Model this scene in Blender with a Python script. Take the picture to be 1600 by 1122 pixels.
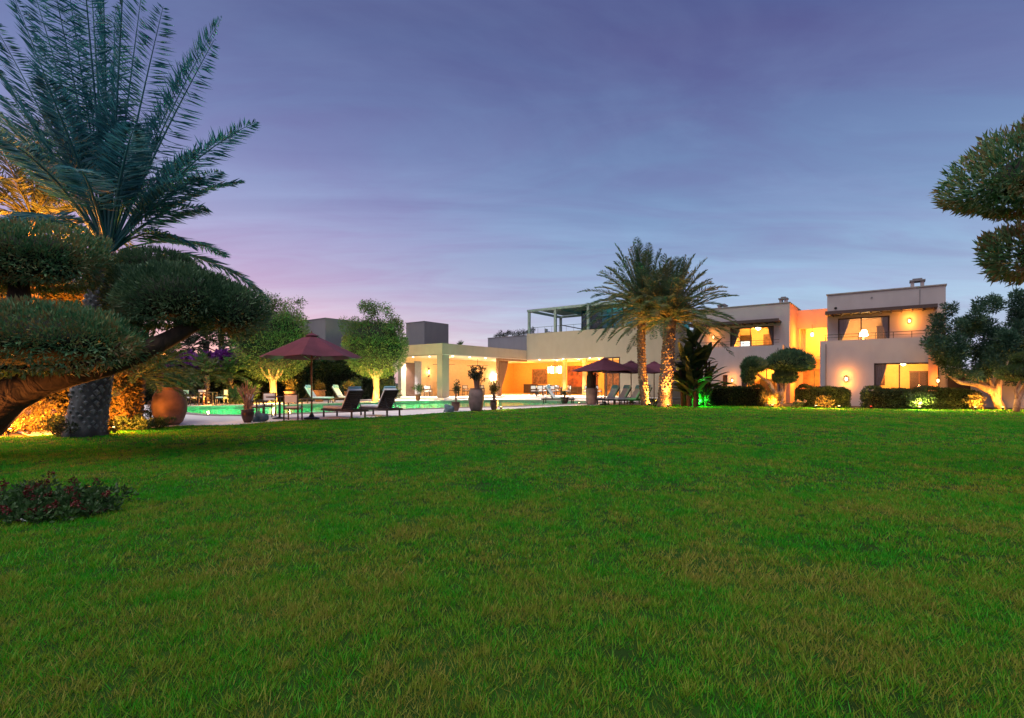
import bpy, math, random
import numpy as np
from mathutils import Vector
from mathutils.geometry import tessellate_polygon
R = math.radians
random.seed(7); RNG = np.random.default_rng(7)
sc = bpy.context.scene
COL = sc.collection
for o in list(bpy.data.objects): bpy.data.objects.remove(o)

# ------------------------------------------------------------ camera
cam = bpy.data.cameras.new("camera"); co = bpy.data.objects.new("camera", cam); COL.objects.link(co)
CAMH = 1.3
co.location = (0, 0, CAMH); co.rotation_euler = (R(90), 0, 0)
cam.sensor_width = 36; cam.lens = 18; cam.shift_y = 37 / 1600
cam.clip_start = 0.05; cam.clip_end = 2000
sc.camera = co

# ------------------------------------------------------------ world (dusk sky)
W = bpy.data.worlds.new("World"); sc.world = W; W.use_nodes = True
def build_world():
    nt = W.node_tree; N = nt.nodes; L = nt.links; N.clear()
    out = N.new('ShaderNodeOutputWorld'); bg = N.new('ShaderNodeBackground'); L.new(bg.outputs[0], out.inputs[0])
    tc = N.new('ShaderNodeTexCoord'); sep = N.new('ShaderNodeSeparateXYZ'); L.new(tc.outputs['Generated'], sep.inputs[0])
    def ramp(stops):
        r = N.new('ShaderNodeValToRGB'); e = r.color_ramp.elements
        r.color_ramp.interpolation = 'B_SPLINE'
        while len(e) < len(stops): e.new(0.5)
        for k, (p, c) in enumerate(stops): e[k].position = p; e[k].color = (*c, 1)
        return r
    mz = N.new('ShaderNodeMapRange'); mz.inputs[1].default_value = -0.2; mz.inputs[2].default_value = 1.0
    L.new(sep.outputs['Z'], mz.inputs[0])
    def p(z): return (z + .2) / 1.2
    left = ramp([(0, (.06, .05, .05)), (p(-.02), (.30, .16, .12)), (p(.03), (1.05, .52, .38)), (p(.085), (.74, .46, .50)), (p(.17), (.45, .36, .53)), (p(.30), (.23, .26, .46)), (p(.43), (.125, .165, .34)), (p(.57), (.07, .09, .225)), (1, (.045, .06, .15))])
    right = ramp([(0, (.05, .05, .06)), (p(-.02), (.25, .28, .32)), (p(.03), (.44, .50, .60)), (p(.12), (.31, .43, .57)), (p(.2), (.22, .32, .49)), (p(.30), (.155, .245, .425)), (p(.43), (.105, .15, .31)), (p(.57), (.062, .075, .21)), (1, (.04, .055, .15))])
    L.new(mz.outputs[0], left.inputs[0]); L.new(mz.outputs[0], right.inputs[0])
    mx = N.new('ShaderNodeMapRange'); mx.inputs[1].default_value = -.62; mx.inputs[2].default_value = .30; mx.interpolation_type = 'SMOOTHSTEP'
    L.new(sep.outputs['X'], mx.inputs[0])
    mix = N.new('ShaderNodeMix'); mix.data_type = 'RGBA'
    L.new(mx.outputs[0], mix.inputs[0]); L.new(left.outputs[0], mix.inputs[6]); L.new(right.outputs[0], mix.inputs[7])
    # soft horizontal cloud streaks, laid on a high plane
    zz = N.new('ShaderNodeMath'); zz.operation = 'ADD'; zz.inputs[1].default_value = .12; L.new(sep.outputs['Z'], zz.inputs[0])
    zm = N.new('ShaderNodeMath'); zm.operation = 'MAXIMUM'; zm.inputs[1].default_value = .05; L.new(zz.outputs[0], zm.inputs[0])
    dx = N.new('ShaderNodeMath'); dx.operation = 'DIVIDE'; L.new(sep.outputs['X'], dx.inputs[0]); L.new(zm.outputs[0], dx.inputs[1])
    dy = N.new('ShaderNodeMath'); dy.operation = 'DIVIDE'; L.new(sep.outputs['Y'], dy.inputs[0]); L.new(zm.outputs[0], dy.inputs[1])
    cb = N.new('ShaderNodeCombineXYZ'); L.new(dx.outputs[0], cb.inputs[0]); L.new(dy.outputs[0], cb.inputs[1])
    mp = N.new('ShaderNodeMapping'); mp.inputs['Scale'].default_value = (.8, 2.1, 1); mp.inputs['Rotation'].default_value = (0, 0, R(-12)); L.new(cb.outputs[0], mp.inputs[0])
    n1 = N.new('ShaderNodeTexNoise'); n1.inputs['Scale'].default_value = 1.3; n1.inputs['Detail'].default_value = 9; n1.inputs['Roughness'].default_value = .58; n1.inputs['Distortion'].default_value = 1.1
    L.new(mp.outputs[0], n1.inputs['Vector'])
    cr = N.new('ShaderNodeMapRange'); cr.inputs[1].default_value = .38; cr.inputs[2].default_value = .68; L.new(n1.outputs[0], cr.inputs[0])
    dark = N.new('ShaderNodeMix'); dark.data_type = 'RGBA'; dark.blend_type = 'MULTIPLY'; dark.inputs[7].default_value = (.96, .82, .90, 1)
    cm = N.new('ShaderNodeMath'); cm.operation = 'MULTIPLY'; cm.inputs[1].default_value = 1.0; L.new(cr.outputs[0], cm.inputs[0])
    L.new(cm.outputs[0], dark.inputs[0]); L.new(mix.outputs[2], dark.inputs[6])
    n2 = N.new('ShaderNodeTexNoise'); n2.inputs['Scale'].default_value = .55; n2.inputs['Detail'].default_value = 8; n2.inputs['Distortion'].default_value = .9; n2.inputs['Roughness'].default_value = .6; L.new(mp.outputs[0], n2.inputs['Vector'])
    c2 = N.new('ShaderNodeMapRange'); c2.inputs[1].default_value = .44; c2.inputs[2].default_value = .72; c2.inputs[4].default_value = .8; L.new(n2.outputs[0], c2.inputs[0])
    lite = N.new('ShaderNodeMix'); lite.data_type = 'RGBA'; lite.blend_type = 'ADD'; lite.inputs[7].default_value = (.05, .075, .09, 1)
    L.new(c2.outputs[0], lite.inputs[0]); L.new(dark.outputs[2], lite.inputs[6])
    sky = N.new('ShaderNodeTexSky'); sky.sky_type = 'NISHITA'; sky.sun_disc = False; sky.sun_elevation = R(1.0); sky.sun_rotation = R(-55)
    add = N.new('ShaderNodeMix'); add.data_type = 'RGBA'; add.blend_type = 'ADD'; add.inputs[0].default_value = .006
    L.new(lite.outputs[2], add.inputs[6]); L.new(sky.outputs[0], add.inputs[7])
    L.new(add.outputs[2], bg.inputs[0]); bg.inputs[1].default_value = 1.08
build_world()

# soft afterglow of the set sun
sun = bpy.data.lights.new("sun", 'SUN'); sun.energy = 2.8; sun.angle = R(60); sun.color = (1.0, .93, .86)
so = bpy.data.objects.new("sun", sun); COL.objects.link(so); so.location = (-20, -10, 30)
so.rotation_euler = Vector((.22, .30, -.93)).to_track_quat('-Z', 'Y').to_euler()

vs = sc.view_settings; vs.view_transform = 'Standard'; vs.look = 'None'; vs.exposure = .3; vs.gamma = 1
sc.cycles.use_denoising = True
try: sc.cycles.denoiser = 'OPENIMAGEDENOISE'
except Exception: pass
sc.cycles.max_bounces = 8; sc.cycles.transparent_max_bounces = 24; sc.cycles.sample_clamp_indirect = 4
sc.cycles.diffuse_bounces = 3; sc.cycles.caustics_refractive = False; sc.cycles.caustics_reflective = False

# ------------------------------------------------------------ materials
MATS = {}
def newmat(name):
    m = bpy.data.materials.new(name); m.use_nodes = True
    nt = m.node_tree; nt.nodes.clear()
    out = nt.nodes.new('ShaderNodeOutputMaterial')
    return m, nt.nodes, nt.links, out
def princ(name, c, rough=.6, metal=0, var=.12, scale=6, bump=0, bscale=40, c2=None, spec=.4, stretch=None):
    if name in MATS: return MATS[name]
    m, N, L, out = newmat(name)
    b = N.new('ShaderNodeBsdfPrincipled'); L.new(b.outputs[0], out.inputs[0])
    b.inputs['Roughness'].default_value = rough; b.inputs['Metallic'].default_value = metal
    b.inputs['Specular IOR Level'].default_value = spec
    tc = N.new('ShaderNodeTexCoord'); mp = N.new('ShaderNodeMapping'); L.new(tc.outputs['Object'], mp.inputs[0])
    if stretch: mp.inputs['Scale'].default_value = stretch
    n = N.new('ShaderNodeTexNoise'); n.inputs['Scale'].default_value = scale; n.inputs['Detail'].default_value = 6; L.new(mp.outputs[0], n.inputs['Vector'])
    r = N.new('ShaderNodeValToRGB'); L.new(n.outputs[0], r.inputs[0])
    r.color_ramp.elements[0].position = .3; r.color_ramp.elements[1].position = .7
    cc = c2 or tuple(x * (1 - var * 2) for x in c)
    r.color_ramp.elements[0].color = (*cc, 1); r.color_ramp.elements[1].color = (*[min(1, x * (1 + var * .5)) for x in c], 1)
    L.new(r.outputs[0], b.inputs['Base Color'])
    if bump:
        n2 = N.new('ShaderNodeTexNoise'); n2.inputs['Scale'].default_value = bscale; n2.inputs['Detail'].default_value = 4; L.new(mp.outputs[0], n2.inputs['Vector'])
        bp = N.new('ShaderNodeBump'); bp.inputs['Strength'].default_value = bump; bp.inputs['Distance'].default_value = .02
        L.new(n2.outputs[0], bp.inputs['Height']); L.new(bp.outputs[0], b.inputs['Normal'])
    MATS[name] = m; return m
def foliage(name, cols, trans=.25, rough=.55, nscale=1.3):
    """leaf colour from a per-leaf 'tint' value and a slow noise"""
    m, N, L, out = newmat(name)
    at = N.new('ShaderNodeAttribute'); at.attribute_name = 'tint'
    tc = N.new('ShaderNodeTexCoord'); n = N.new('ShaderNodeTexNoise'); n.inputs['Scale'].default_value = nscale; n.inputs['Detail'].default_value = 3
    L.new(tc.outputs['Object'], n.inputs['Vector'])
    a = N.new('ShaderNodeMath'); a.operation = 'MULTIPLY_ADD'; a.inputs[1].default_value = .6; L.new(at.outputs['Fac'], a.inputs[0])
    b2 = N.new('ShaderNodeMath'); b2.operation = 'MULTIPLY_ADD'; b2.inputs[1].default_value = 1.2; b2.inputs[2].default_value = -.4; L.new(n.outputs[0], b2.inputs[0])
    L.new(b2.outputs[0], a.inputs[2])
    r = N.new('ShaderNodeValToRGB'); e = r.color_ramp.elements
    while len(e) < len(cols): e.new(.5)
    for k, c in enumerate(cols): e[k].position = k / (len(cols) - 1); e[k].color = (*c, 1)
    L.new(a.outputs[0], r.inputs[0])
    p = N.new('ShaderNodeBsdfPrincipled'); p.inputs['Roughness'].default_value = rough; p.inputs['Specular IOR Level'].default_value = .35; L.new(r.outputs[0], p.inputs['Base Color'])
    t = N.new('ShaderNodeBsdfTranslucent'); L.new(r.outputs[0], t.inputs[0])
    mx = N.new('ShaderNodeMixShader'); mx.inputs[0].default_value = trans; L.new(p.outputs[0], mx.inputs[1]); L.new(t.outputs[0], mx.inputs[2]); L.new(mx.outputs[0], out.inputs[0])
    return m
def emit(name, c, s):
    m, N, L, out = newmat(name)
    e = N.new('ShaderNodeEmission'); e.inputs[0].default_value = (*c, 1); e.inputs[1].default_value = s; L.new(e.outputs[0], out.inputs[0]); return m
def glassy(name, tint, ior=1.45, rough=.0, base=.0):
    m, N, L, out = newmat(name)
    t = N.new('ShaderNodeBsdfTransparent'); t.inputs[0].default_value = (*tint, 1)
    g = N.new('ShaderNodeBsdfGlossy'); g.inputs['Roughness'].default_value = rough
    f = N.new('ShaderNodeFresnel'); f.inputs[0].default_value = ior
    mx = N.new('ShaderNodeMixShader'); L.new(f.outputs[0], mx.inputs[0]); L.new(t.outputs[0], mx.inputs[1]); L.new(g.outputs[0], mx.inputs[2]); L.new(mx.outputs[0], out.inputs[0])
    return m
def water_mat():
    m, N, L, out = newmat('pool_water')
    t = N.new('ShaderNodeBsdfTransparent'); t.inputs[0].default_value = (.45, .9, .75, 1)
    g = N.new('ShaderNodeBsdfGlossy'); g.inputs['Roughness'].default_value = .02; g.inputs[0].default_value = (.85, .92, .92, 1)
    f = N.new('ShaderNodeFresnel'); f.inputs[0].default_value = 1.33
    n = N.new('ShaderNodeTexNoise'); n.inputs['Scale'].default_value = 2.2; n.inputs['Detail'].default_value = 3
    tc = N.new('ShaderNodeTexCoord'); L.new(tc.outputs['Object'], n.inputs['Vector'])
    bp = N.new('ShaderNodeBump'); bp.inputs['Strength'].default_value = .35; bp.inputs['Distance'].default_value = .03; L.new(n.outputs[0], bp.inputs['Height'])
    L.new(bp.outputs[0], g.inputs['Normal'])
    ml = N.new('ShaderNodeMath'); ml.operation = 'MINIMUM'; ml.inputs[1].default_value = .62; L.new(f.outputs[0], ml.inputs[0])
    mx = N.new('ShaderNodeMixShader'); L.new(ml.outputs[0], mx.inputs[0]); L.new(t.outputs[0], mx.inputs[1]); L.new(g.outputs[0], mx.inputs[2]); L.new(mx.outputs[0], out.inputs[0])
    return m
def bark_mat(name, c1, c2, scale=6, strength=.8):
    m, N, L, out = newmat(name)
    tc = N.new('ShaderNodeTexCoord'); mp = N.new('ShaderNodeMapping'); mp.inputs['Scale'].default_value = (1, 1, .45); L.new(tc.outputs['Object'], mp.inputs[0])
    n = N.new('ShaderNodeTexNoise'); n.inputs['Scale'].default_value = scale; n.inputs['Detail'].default_value = 8; n.inputs['Distortion'].default_value = 1.2; L.new(mp.outputs[0], n.inputs['Vector'])
    r = N.new('ShaderNodeValToRGB'); r.color_ramp.elements[0].position = .35; r.color_ramp.elements[1].position = .68; r.color_ramp.elements[0].color = (*c1, 1); r.color_ramp.elements[1].color = (*c2, 1); L.new(n.outputs[0], r.inputs[0])
    b = N.new('ShaderNodeBsdfPrincipled'); b.inputs['Roughness'].default_value = .9; L.new(r.outputs[0], b.inputs['Base Color'])
    bp = N.new('ShaderNodeBump'); bp.inputs['Strength'].default_value = strength; bp.inputs['Distance'].default_value = .05; L.new(n.outputs[0], bp.inputs['Height']); L.new(bp.outputs[0], b.inputs['Normal']); L.new(b.outputs[0], out.inputs[0])
    return m
def stucco(name, c):
    m, N, L, out = newmat(name)
    tc = N.new('ShaderNodeTexCoord')
    n = N.new('ShaderNodeTexNoise'); n.inputs['Scale'].default_value = .7; n.inputs['Detail'].default_value = 8; L.new(tc.outputs['Object'], n.inputs['Vector'])
    mp = N.new('ShaderNodeMapping'); mp.inputs['Scale'].default_value = (1.6, 1.6, .7); L.new(tc.outputs['Object'], mp.inputs[0])
    n3 = N.new('ShaderNodeTexNoise'); n3.inputs['Scale'].default_value = 1.6; n3.inputs['Detail'].default_value = 5; L.new(mp.outputs[0], n3.inputs['Vector'])
    mm = N.new('ShaderNodeMath'); mm.operation = 'MULTIPLY_ADD'; mm.inputs[1].default_value = .5; L.new(n3.outputs[0], mm.inputs[0])
    h = N.new('ShaderNodeMath'); h.operation = 'MULTIPLY'; h.inputs[1].default_value = .5; L.new(n.outputs[0], h.inputs[0]); L.new(h.outputs[0], mm.inputs[2])
    r = N.new('ShaderNodeValToRGB'); L.new(mm.outputs[0], r.inputs[0])
    r.color_ramp.elements[0].position = .36; r.color_ramp.elements[1].position = .6
    r.color_ramp.elements[0].color = (*[x * .90 for x in c], 1); r.color_ramp.elements[1].color = (*c, 1)
    b = N.new('ShaderNodeBsdfPrincipled'); b.inputs['Roughness'].default_value = .9; b.inputs['Specular IOR Level'].default_value = .2; L.new(r.outputs[0], b.inputs['Base Color'])
    n2 = N.new('ShaderNodeTexNoise'); n2.inputs['Scale'].default_value = 25; n2.inputs['Detail'].default_value = 4; L.new(tc.outputs['Object'], n2.inputs['Vector'])
    bp = N.new('ShaderNodeBump'); bp.inputs['Strength'].default_value = .25; bp.inputs['Distance'].default_value = .01; L.new(n2.outputs[0], bp.inputs['Height']); L.new(bp.outputs[0], b.inputs['Normal'])
    L.new(b.outputs[0], out.inputs[0]); MATS[name] = m; return m

M_wall = stucco('stucco_cream', (.34, .285, .22))
M_wallg = stucco('stucco_grey', (.17, .165, .18))
M_wallt = stucco('stucco_terracotta', (.55, .28, .17))
M_wallv = stucco('stucco_villa', (.36, .325, .33))
M_wallin = princ('plaster_inside', (.70, .50, .28), .9, var=.05)
M_wallora = princ('plaster_ochre', (.74, .45, .14), .9, var=.08)
M_ceil = princ('ceiling_paint', (.72, .62, .48), .9, var=.03)
M_floor = princ('stone_floor', (.78, .74, .68), .35, var=.08, scale=3)
M_cope = princ('coping_stone', (.20, .18, .18), .8)
M_darkcan = princ('canopy_dark', (.055, .035, .035), .7)
M_wood = princ('wood_dark', (.04, .025, .02), .45, var=.25, scale=4, stretch=(1, 1, 8))
M_woodm = princ('wood_brown', (.19, .085, .035), .5, var=.25, scale=4)
M_metal = princ('metal_dark', (.03, .028, .028), .45, metal=.6)
M_white = princ('metal_pale', (.20, .26, .24), .5)
M_cush = princ('cushion_white', (.72, .74, .76), .9, var=.05, bump=.2)
M_cushb = princ('cushion_blue_trim', (.24, .46, .56), .9, var=.05)
M_cloth = princ('parasol_cloth', (.085, .016, .036), .85, var=.15, scale=2, bump=.15, bscale=120)
M_terra = princ('terracotta', (.17, .095, .07), .8, var=.25, scale=3, bump=.4, bscale=18)
M_terrad = princ('terracotta_grey', (.19, .13, .12), .75, var=.2, scale=4, bump=.4, bscale=18)
M_potd = princ('glaze_dark', (.035, .014, .014), .3, var=.3)
M_curt = princ('curtain_cloth', (.62, .44, .26), .95, var=.08)
M_curtg = princ('curtain_grey', (.30, .30, .36), .95, var=.08)
M_curtb = princ('curtain_brown', (.30, .13, .05), .95, var=.1)
M_art = princ('painting_red', (.35, .09, .04), .7, var=.45, scale=2.2, c2=(.05, .02, .02))
M_art2 = princ('painting_dark', (.22, .12, .07), .6, var=.4, scale=5, c2=(.03, .015, .015))
M_rock = princ('rock_blue', (.10, .15, .18), .8, var=.3, bump=.5)
M_door = princ('door_dark', (.04, .02, .015), .5)
M_soil = princ('soil', (.05, .032, .02), .95, var=.3, scale=8, bump=.6)
M_deck = princ('paving_pale', (.74, .68, .67), .55, var=.10, scale=1.3, bump=.1)
M_tile = princ('pool_tile', (.30, .62, .42), .4, var=.08, scale=2)
M_glass = glassy('window_glass', (.93, .95, .95))
M_glasst = glassy('glass_teal', (.35, .72, .78), 1.5)
M_water = water_mat()
M_bark = bark_mat('bark_olive', (.018, .010, .007), (.07, .036, .02), 4)
M_barkpale = bark_mat('bark_pale', (.16, .10, .07), (.42, .30, .20))
M_palmbark = bark_mat('bark_palm', (.09, .06, .045), (.28, .21, .16), 4)
M_palmgrey = bark_mat('bark_palm_grey', (.03, .032, .035), (.10, .105, .115), 3)
M_boot = bark_mat('palm_boot_grey', (.08, .09, .10), (.19, .21, .23), 7)
M_bootb = bark_mat('palm_boot_brown', (.07, .045, .03), (.20, .13, .08), 7)
F_topiary = foliage('leaf_topiary', [(.015, .065, .03), (.045, .15, .065), (.11, .24, .11), (.20, .20, .08), (.24, .13, .055), (.16, .07, .04)], nscale=3, rough=.4)
F_topiary2 = foliage('leaf_topiary_dark', [(.015, .05, .025), (.045, .11, .055), (.10, .18, .085), (.16, .14, .07)])
F_core = princ('leaf_shade_core', (.008, .014, .007), .95, var=.4)  # near-black core inside foliage: inner shade put into the colour, blocks light through
F_palm = foliage('frond_teal', [(.01, .07, .09), (.03, .15, .19), (.07, .25, .26)], .45)
F_palmo = foliage('frond_green', [(.03, .04, .012), (.08, .10, .035), (.17, .14, .05)], .35)
F_palmc = foliage('frond_olive', [(.02, .08, .055), (.06, .12, .06), (.19, .14, .06)], .42)
F_olive = foliage('leaf_olive', [(.022, .05, .012), (.06, .12, .03), (.14, .19, .06), (.2, .2, .07)], .35, nscale=.9)
F_oliver = foliage('leaf_olive_dark', [(.008, .03, .018), (.025, .075, .045), (.06, .12, .06)], .25, nscale=.9)
F_hedge = foliage('leaf_hedge', [(.015, .03, .012), (.035, .065, .02), (.08, .09, .03)], .25)
F_hedgedk = foliage('leaf_hedge_dark', [(.006, .012, .006), (.016, .03, .013), (.035, .05, .018)], .2)
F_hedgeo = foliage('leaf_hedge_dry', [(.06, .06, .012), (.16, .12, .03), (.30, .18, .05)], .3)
F_lush = foliage('leaf_lush', [(.02, .05, .015), (.05, .10, .03), (.12, .15, .05)], .3)
F_lushdk = foliage('leaf_dark_green', [(.012, .04, .012), (.03, .08, .02), (.06, .13, .03)], .3)
F_banana = foliage('leaf_banana', [(.012, .03, .012), (.03, .06, .02), (.08, .09, .03)], .3)
F_lime = foliage('leaf_lime', [(.04, .12, .03), (.08, .2, .05), (.14, .28, .08)], .3)
F_purple = foliage('bract_purple', [(.05, .005, .07), (.13, .015, .20), (.22, .04, .30)], .3)
F_flower = foliage('petal_crimson', [(.03, .004, .004), (.09, .008, .008), (.18, .02, .02)], .2)
F_twig = foliage('twig_pink', [(.20, .12, .09), (.38, .22, .17), (.5, .34, .26)], .1)
E_warm = emit('lamp_warm', (1, .62, .22), 14)
E_hot = emit('lamp_hot', (1, .80, .45), 40)
E_green = emit('lamp_green', (.05, 1, .12), 10)
E_red = emit('lamp_red', (1, .06, .03), 4)
E_white = emit('lamp_white', (1, .93, .8), 8)
E_screen = emit('lamp_shade_lit', (1, .62, .25), 3.2)
E_doorglow = emit('door_glow', (1, .93, .82), 1.6)  # door leaf brightened by its own emission in place of room light

# ------------------------------------------------------------ builders
def wloc(p):
    v = Vector((0, 0, 0))
    while p is not None: v += p.location; p = p.parent
    return v
def npmesh(name, V, F, mat, parent=None, tint=None, smooth=False):
    V = np.asarray(V, dtype=np.float64); F = np.asarray(F, dtype=np.int32)
    if parent is not None: V = V - np.array(wloc(parent))
    me = bpy.data.meshes.new(name)
    n, k = F.shape
    me.vertices.add(len(V)); me.vertices.foreach_set('co', V.astype(np.float32).ravel())
    me.loops.add(n * k); me.loops.foreach_set('vertex_index', F.ravel())
    me.polygons.add(n); me.polygons.foreach_set('loop_start', np.arange(0, n * k, k, dtype=np.int32))
    try: me.polygons.foreach_set('loop_total', np.full(n, k, dtype=np.int32))
    except Exception: pass
    if smooth: me.polygons.foreach_set('use_smooth', np.ones(n, dtype=bool))
    me.update(calc_edges=True)
    if tint is not None:
        a = me.attributes.new('tint', 'FLOAT', 'FACE'); a.data.foreach_set('value', np.asarray(tint, dtype=np.float32))
    me.materials.append(mat)
    o = bpy.data.objects.new(name, me); COL.objects.link(o)
    if parent is not None: o.parent = parent
    return o
TH = math.radians(37); UX, UY = math.cos(TH), -math.sin(TH); VX, VY = math.sin(TH), math.cos(TH)
OX, OY = -5.25, 38.5
def G(a, b, z=0.0): return (OX + a * UX + b * VX, OY + a * UY + b * VY, z)
class MB:
    def __init__(s): s.v = []; s.f = []
    def add(s, vs, fs):
        n = len(s.v); s.v += [tuple(p) for p in vs]; s.f += [tuple(i + n for i in f) for f in fs]; return s
    BF = [(0, 3, 2, 1), (4, 5, 6, 7), (0, 1, 5, 4), (1, 2, 6, 5), (2, 3, 7, 6), (3, 0, 4, 7)]
    def box(s, x0, x1, y0, y1, z0, z1):
        return s.add([(x0, y0, z0), (x1, y0, z0), (x1, y1, z0), (x0, y1, z0), (x0, y0, z1), (x1, y0, z1), (x1, y1, z1), (x0, y1, z1)], s.BF)
    def g(s, a0, a1, b0, b1, z0, z1):
        return s.add([G(a0, b0, z0), G(a1, b0, z0), G(a1, b1, z0), G(a0, b1, z0), G(a0, b0, z1), G(a1, b0, z1), G(a1, b1, z1), G(a0, b1, z1)], s.BF)
    def tube(s, pts, rad, n=8, caps=True, rough=0.0, squash=1.0):
        pts = [Vector(p) for p in pts]; rr = rad if isinstance(rad, (list, tuple)) else [rad] * len(pts)
        up = Vector((0, 0, 1)); base = len(s.v); prev = None
        for i, p in enumerate(pts):
            t = (pts[min(i + 1, len(pts) - 1)] - pts[max(i - 1, 0)]).normalized()
            if prev is None: x = t.cross(Vector((0.31, .95, .02)) if abs(t.z) > .8 else up).normalized()
            else: x = (prev - t * prev.dot(t)).normalized()
            y = t.cross(x); prev = x
            for k in range(n):
                a = 2 * math.pi * k / n; r = rr[i] * (1 + rough * (random.random() - .5))
                s.v.append(tuple(p + x * (math.cos(a) * r) + y * (math.sin(a) * r * squash)))
        for i in range(len(pts) - 1):
            for k in range(n):
                a = base + i * n + k; b = base + i * n + (k + 1) % n
                s.f.append((a, b, b + n, a + n))
        if caps:
            s.f.append(tuple(base + k for k in reversed(range(n)))); e = base + (len(pts) - 1) * n; s.f.append(tuple(e + k for k in range(n)))
        return s
    def lathe(s, c, prof, n=24):
        b = len(s.v)
        for r, z in prof:
            for k in range(n):
                a = 2 * math.pi * k / n; s.v.append((c[0] + r * math.cos(a), c[1] + r * math.sin(a), c[2] + z))
        for i in range(len(prof) - 1):
            for k in range(n):
                p = b + i * n + k; q = b + i * n + (k + 1) % n; s.f.append((p, q, q + n, p + n))
        s.f.append(tuple(b + k for k in reversed(range(n)))); e = b + (len(prof) - 1) * n; s.f.append(tuple(e + k for k in range(n)))
        return s
    def build(s, name, mat, parent=None, smooth=False, bevel=0):
        me = bpy.data.meshes.new(name); off = wloc(parent)
        me.from_pydata([(v[0] - off.x, v[1] - off.y, v[2] - off.z) for v in s.v], [], s.f); me.update()
        if smooth: me.polygons.foreach_set('use_smooth', [True] * len(me.polygons))
        me.materials.append(mat)
        o = bpy.data.objects.new(name, me); COL.objects.link(o)
        if parent is not None: o.parent = parent
        if bevel:
            b = o.modifiers.new('bevel', 'BEVEL'); b.width = bevel; b.segments = 2; b.limit_method = 'ANGLE'
        return o
def tag(o, label, cat, group=None, kind=None):
    if label: o['label'] = label
    if cat: o['category'] = cat
    if group: o['group'] = group
    if kind: o['kind'] = kind
    return o
def thing(name, label, cat, loc=(0, 0, 0), group=None, rz=0):
    o = bpy.data.objects.new(name, None); COL.objects.link(o); o.location = loc; o.rotation_euler = (0, 0, rz); o.empty_display_size = .2
    return tag(o, label, cat, group)
def dup(src, loc, rz=0, label=None, group=None, scale=None):
    def rec(o, par):
        c = o.copy(); COL.objects.link(c)
        if par is not None: c.parent = par
        for ch in [x for x in bpy.data.objects if x.parent == o]: rec(ch, c)
        return c
    r = rec(src, None); r.location = loc; r.rotation_euler = (0, 0, rz)
    if scale: r.scale = (scale,) * 3
    if label: r['label'] = label
    if group: r['group'] = group
    return r
def P(px, Y, py=None):
    """a point of the garden: bearing px, distance Y"""
    return ((px - 800) / 800 * Y, Y, 0 if py is None else CAMH + (598 - py) / 800 * Y)
def unit(a): return a / np.maximum(np.linalg.norm(a, axis=1, keepdims=True), 1e-9)
def leaves(C, D, Ln, Wd):
    n = len(C); D = unit(D); S = unit(np.cross(D, RNG.normal(size=(n, 3))))
    Ln = (np.asarray(Ln) * np.ones(n))[:, None]; Wd = (np.asarray(Wd) * np.ones(n))[:, None]
    up = np.cross(D, S)
    V = np.stack([C, C + D * Ln * .45 + S * Wd * .5 + up * Ln * .05, C + D * Ln, C + D * Ln * .45 - S * Wd * .5 + up * Ln * .05], 1).reshape(-1, 3)
    return V, np.arange(n * 4).reshape(-1, 4)
def rand_dirs(n): return unit(RNG.normal(size=(n, 3)))
def boxy(d, sq):
    h = np.sqrt(d[:, 0] ** 2 + d[:, 1] ** 2)
    return d / ((h ** sq + np.abs(d[:, 2]) ** sq) ** (1 / sq))[:, None]
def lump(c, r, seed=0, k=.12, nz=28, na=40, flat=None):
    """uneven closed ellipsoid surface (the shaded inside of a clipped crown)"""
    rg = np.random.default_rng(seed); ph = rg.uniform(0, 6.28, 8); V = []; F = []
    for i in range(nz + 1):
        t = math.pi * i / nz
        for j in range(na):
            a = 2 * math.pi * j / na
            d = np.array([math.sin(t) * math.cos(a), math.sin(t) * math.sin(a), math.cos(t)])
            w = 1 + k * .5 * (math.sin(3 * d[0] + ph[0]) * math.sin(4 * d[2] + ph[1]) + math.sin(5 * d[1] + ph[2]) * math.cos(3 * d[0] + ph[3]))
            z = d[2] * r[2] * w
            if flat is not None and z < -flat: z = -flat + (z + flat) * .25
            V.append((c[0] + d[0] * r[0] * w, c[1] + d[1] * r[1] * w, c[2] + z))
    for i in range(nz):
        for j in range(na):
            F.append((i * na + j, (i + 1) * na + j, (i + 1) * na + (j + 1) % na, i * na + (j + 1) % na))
    return V, F
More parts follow.
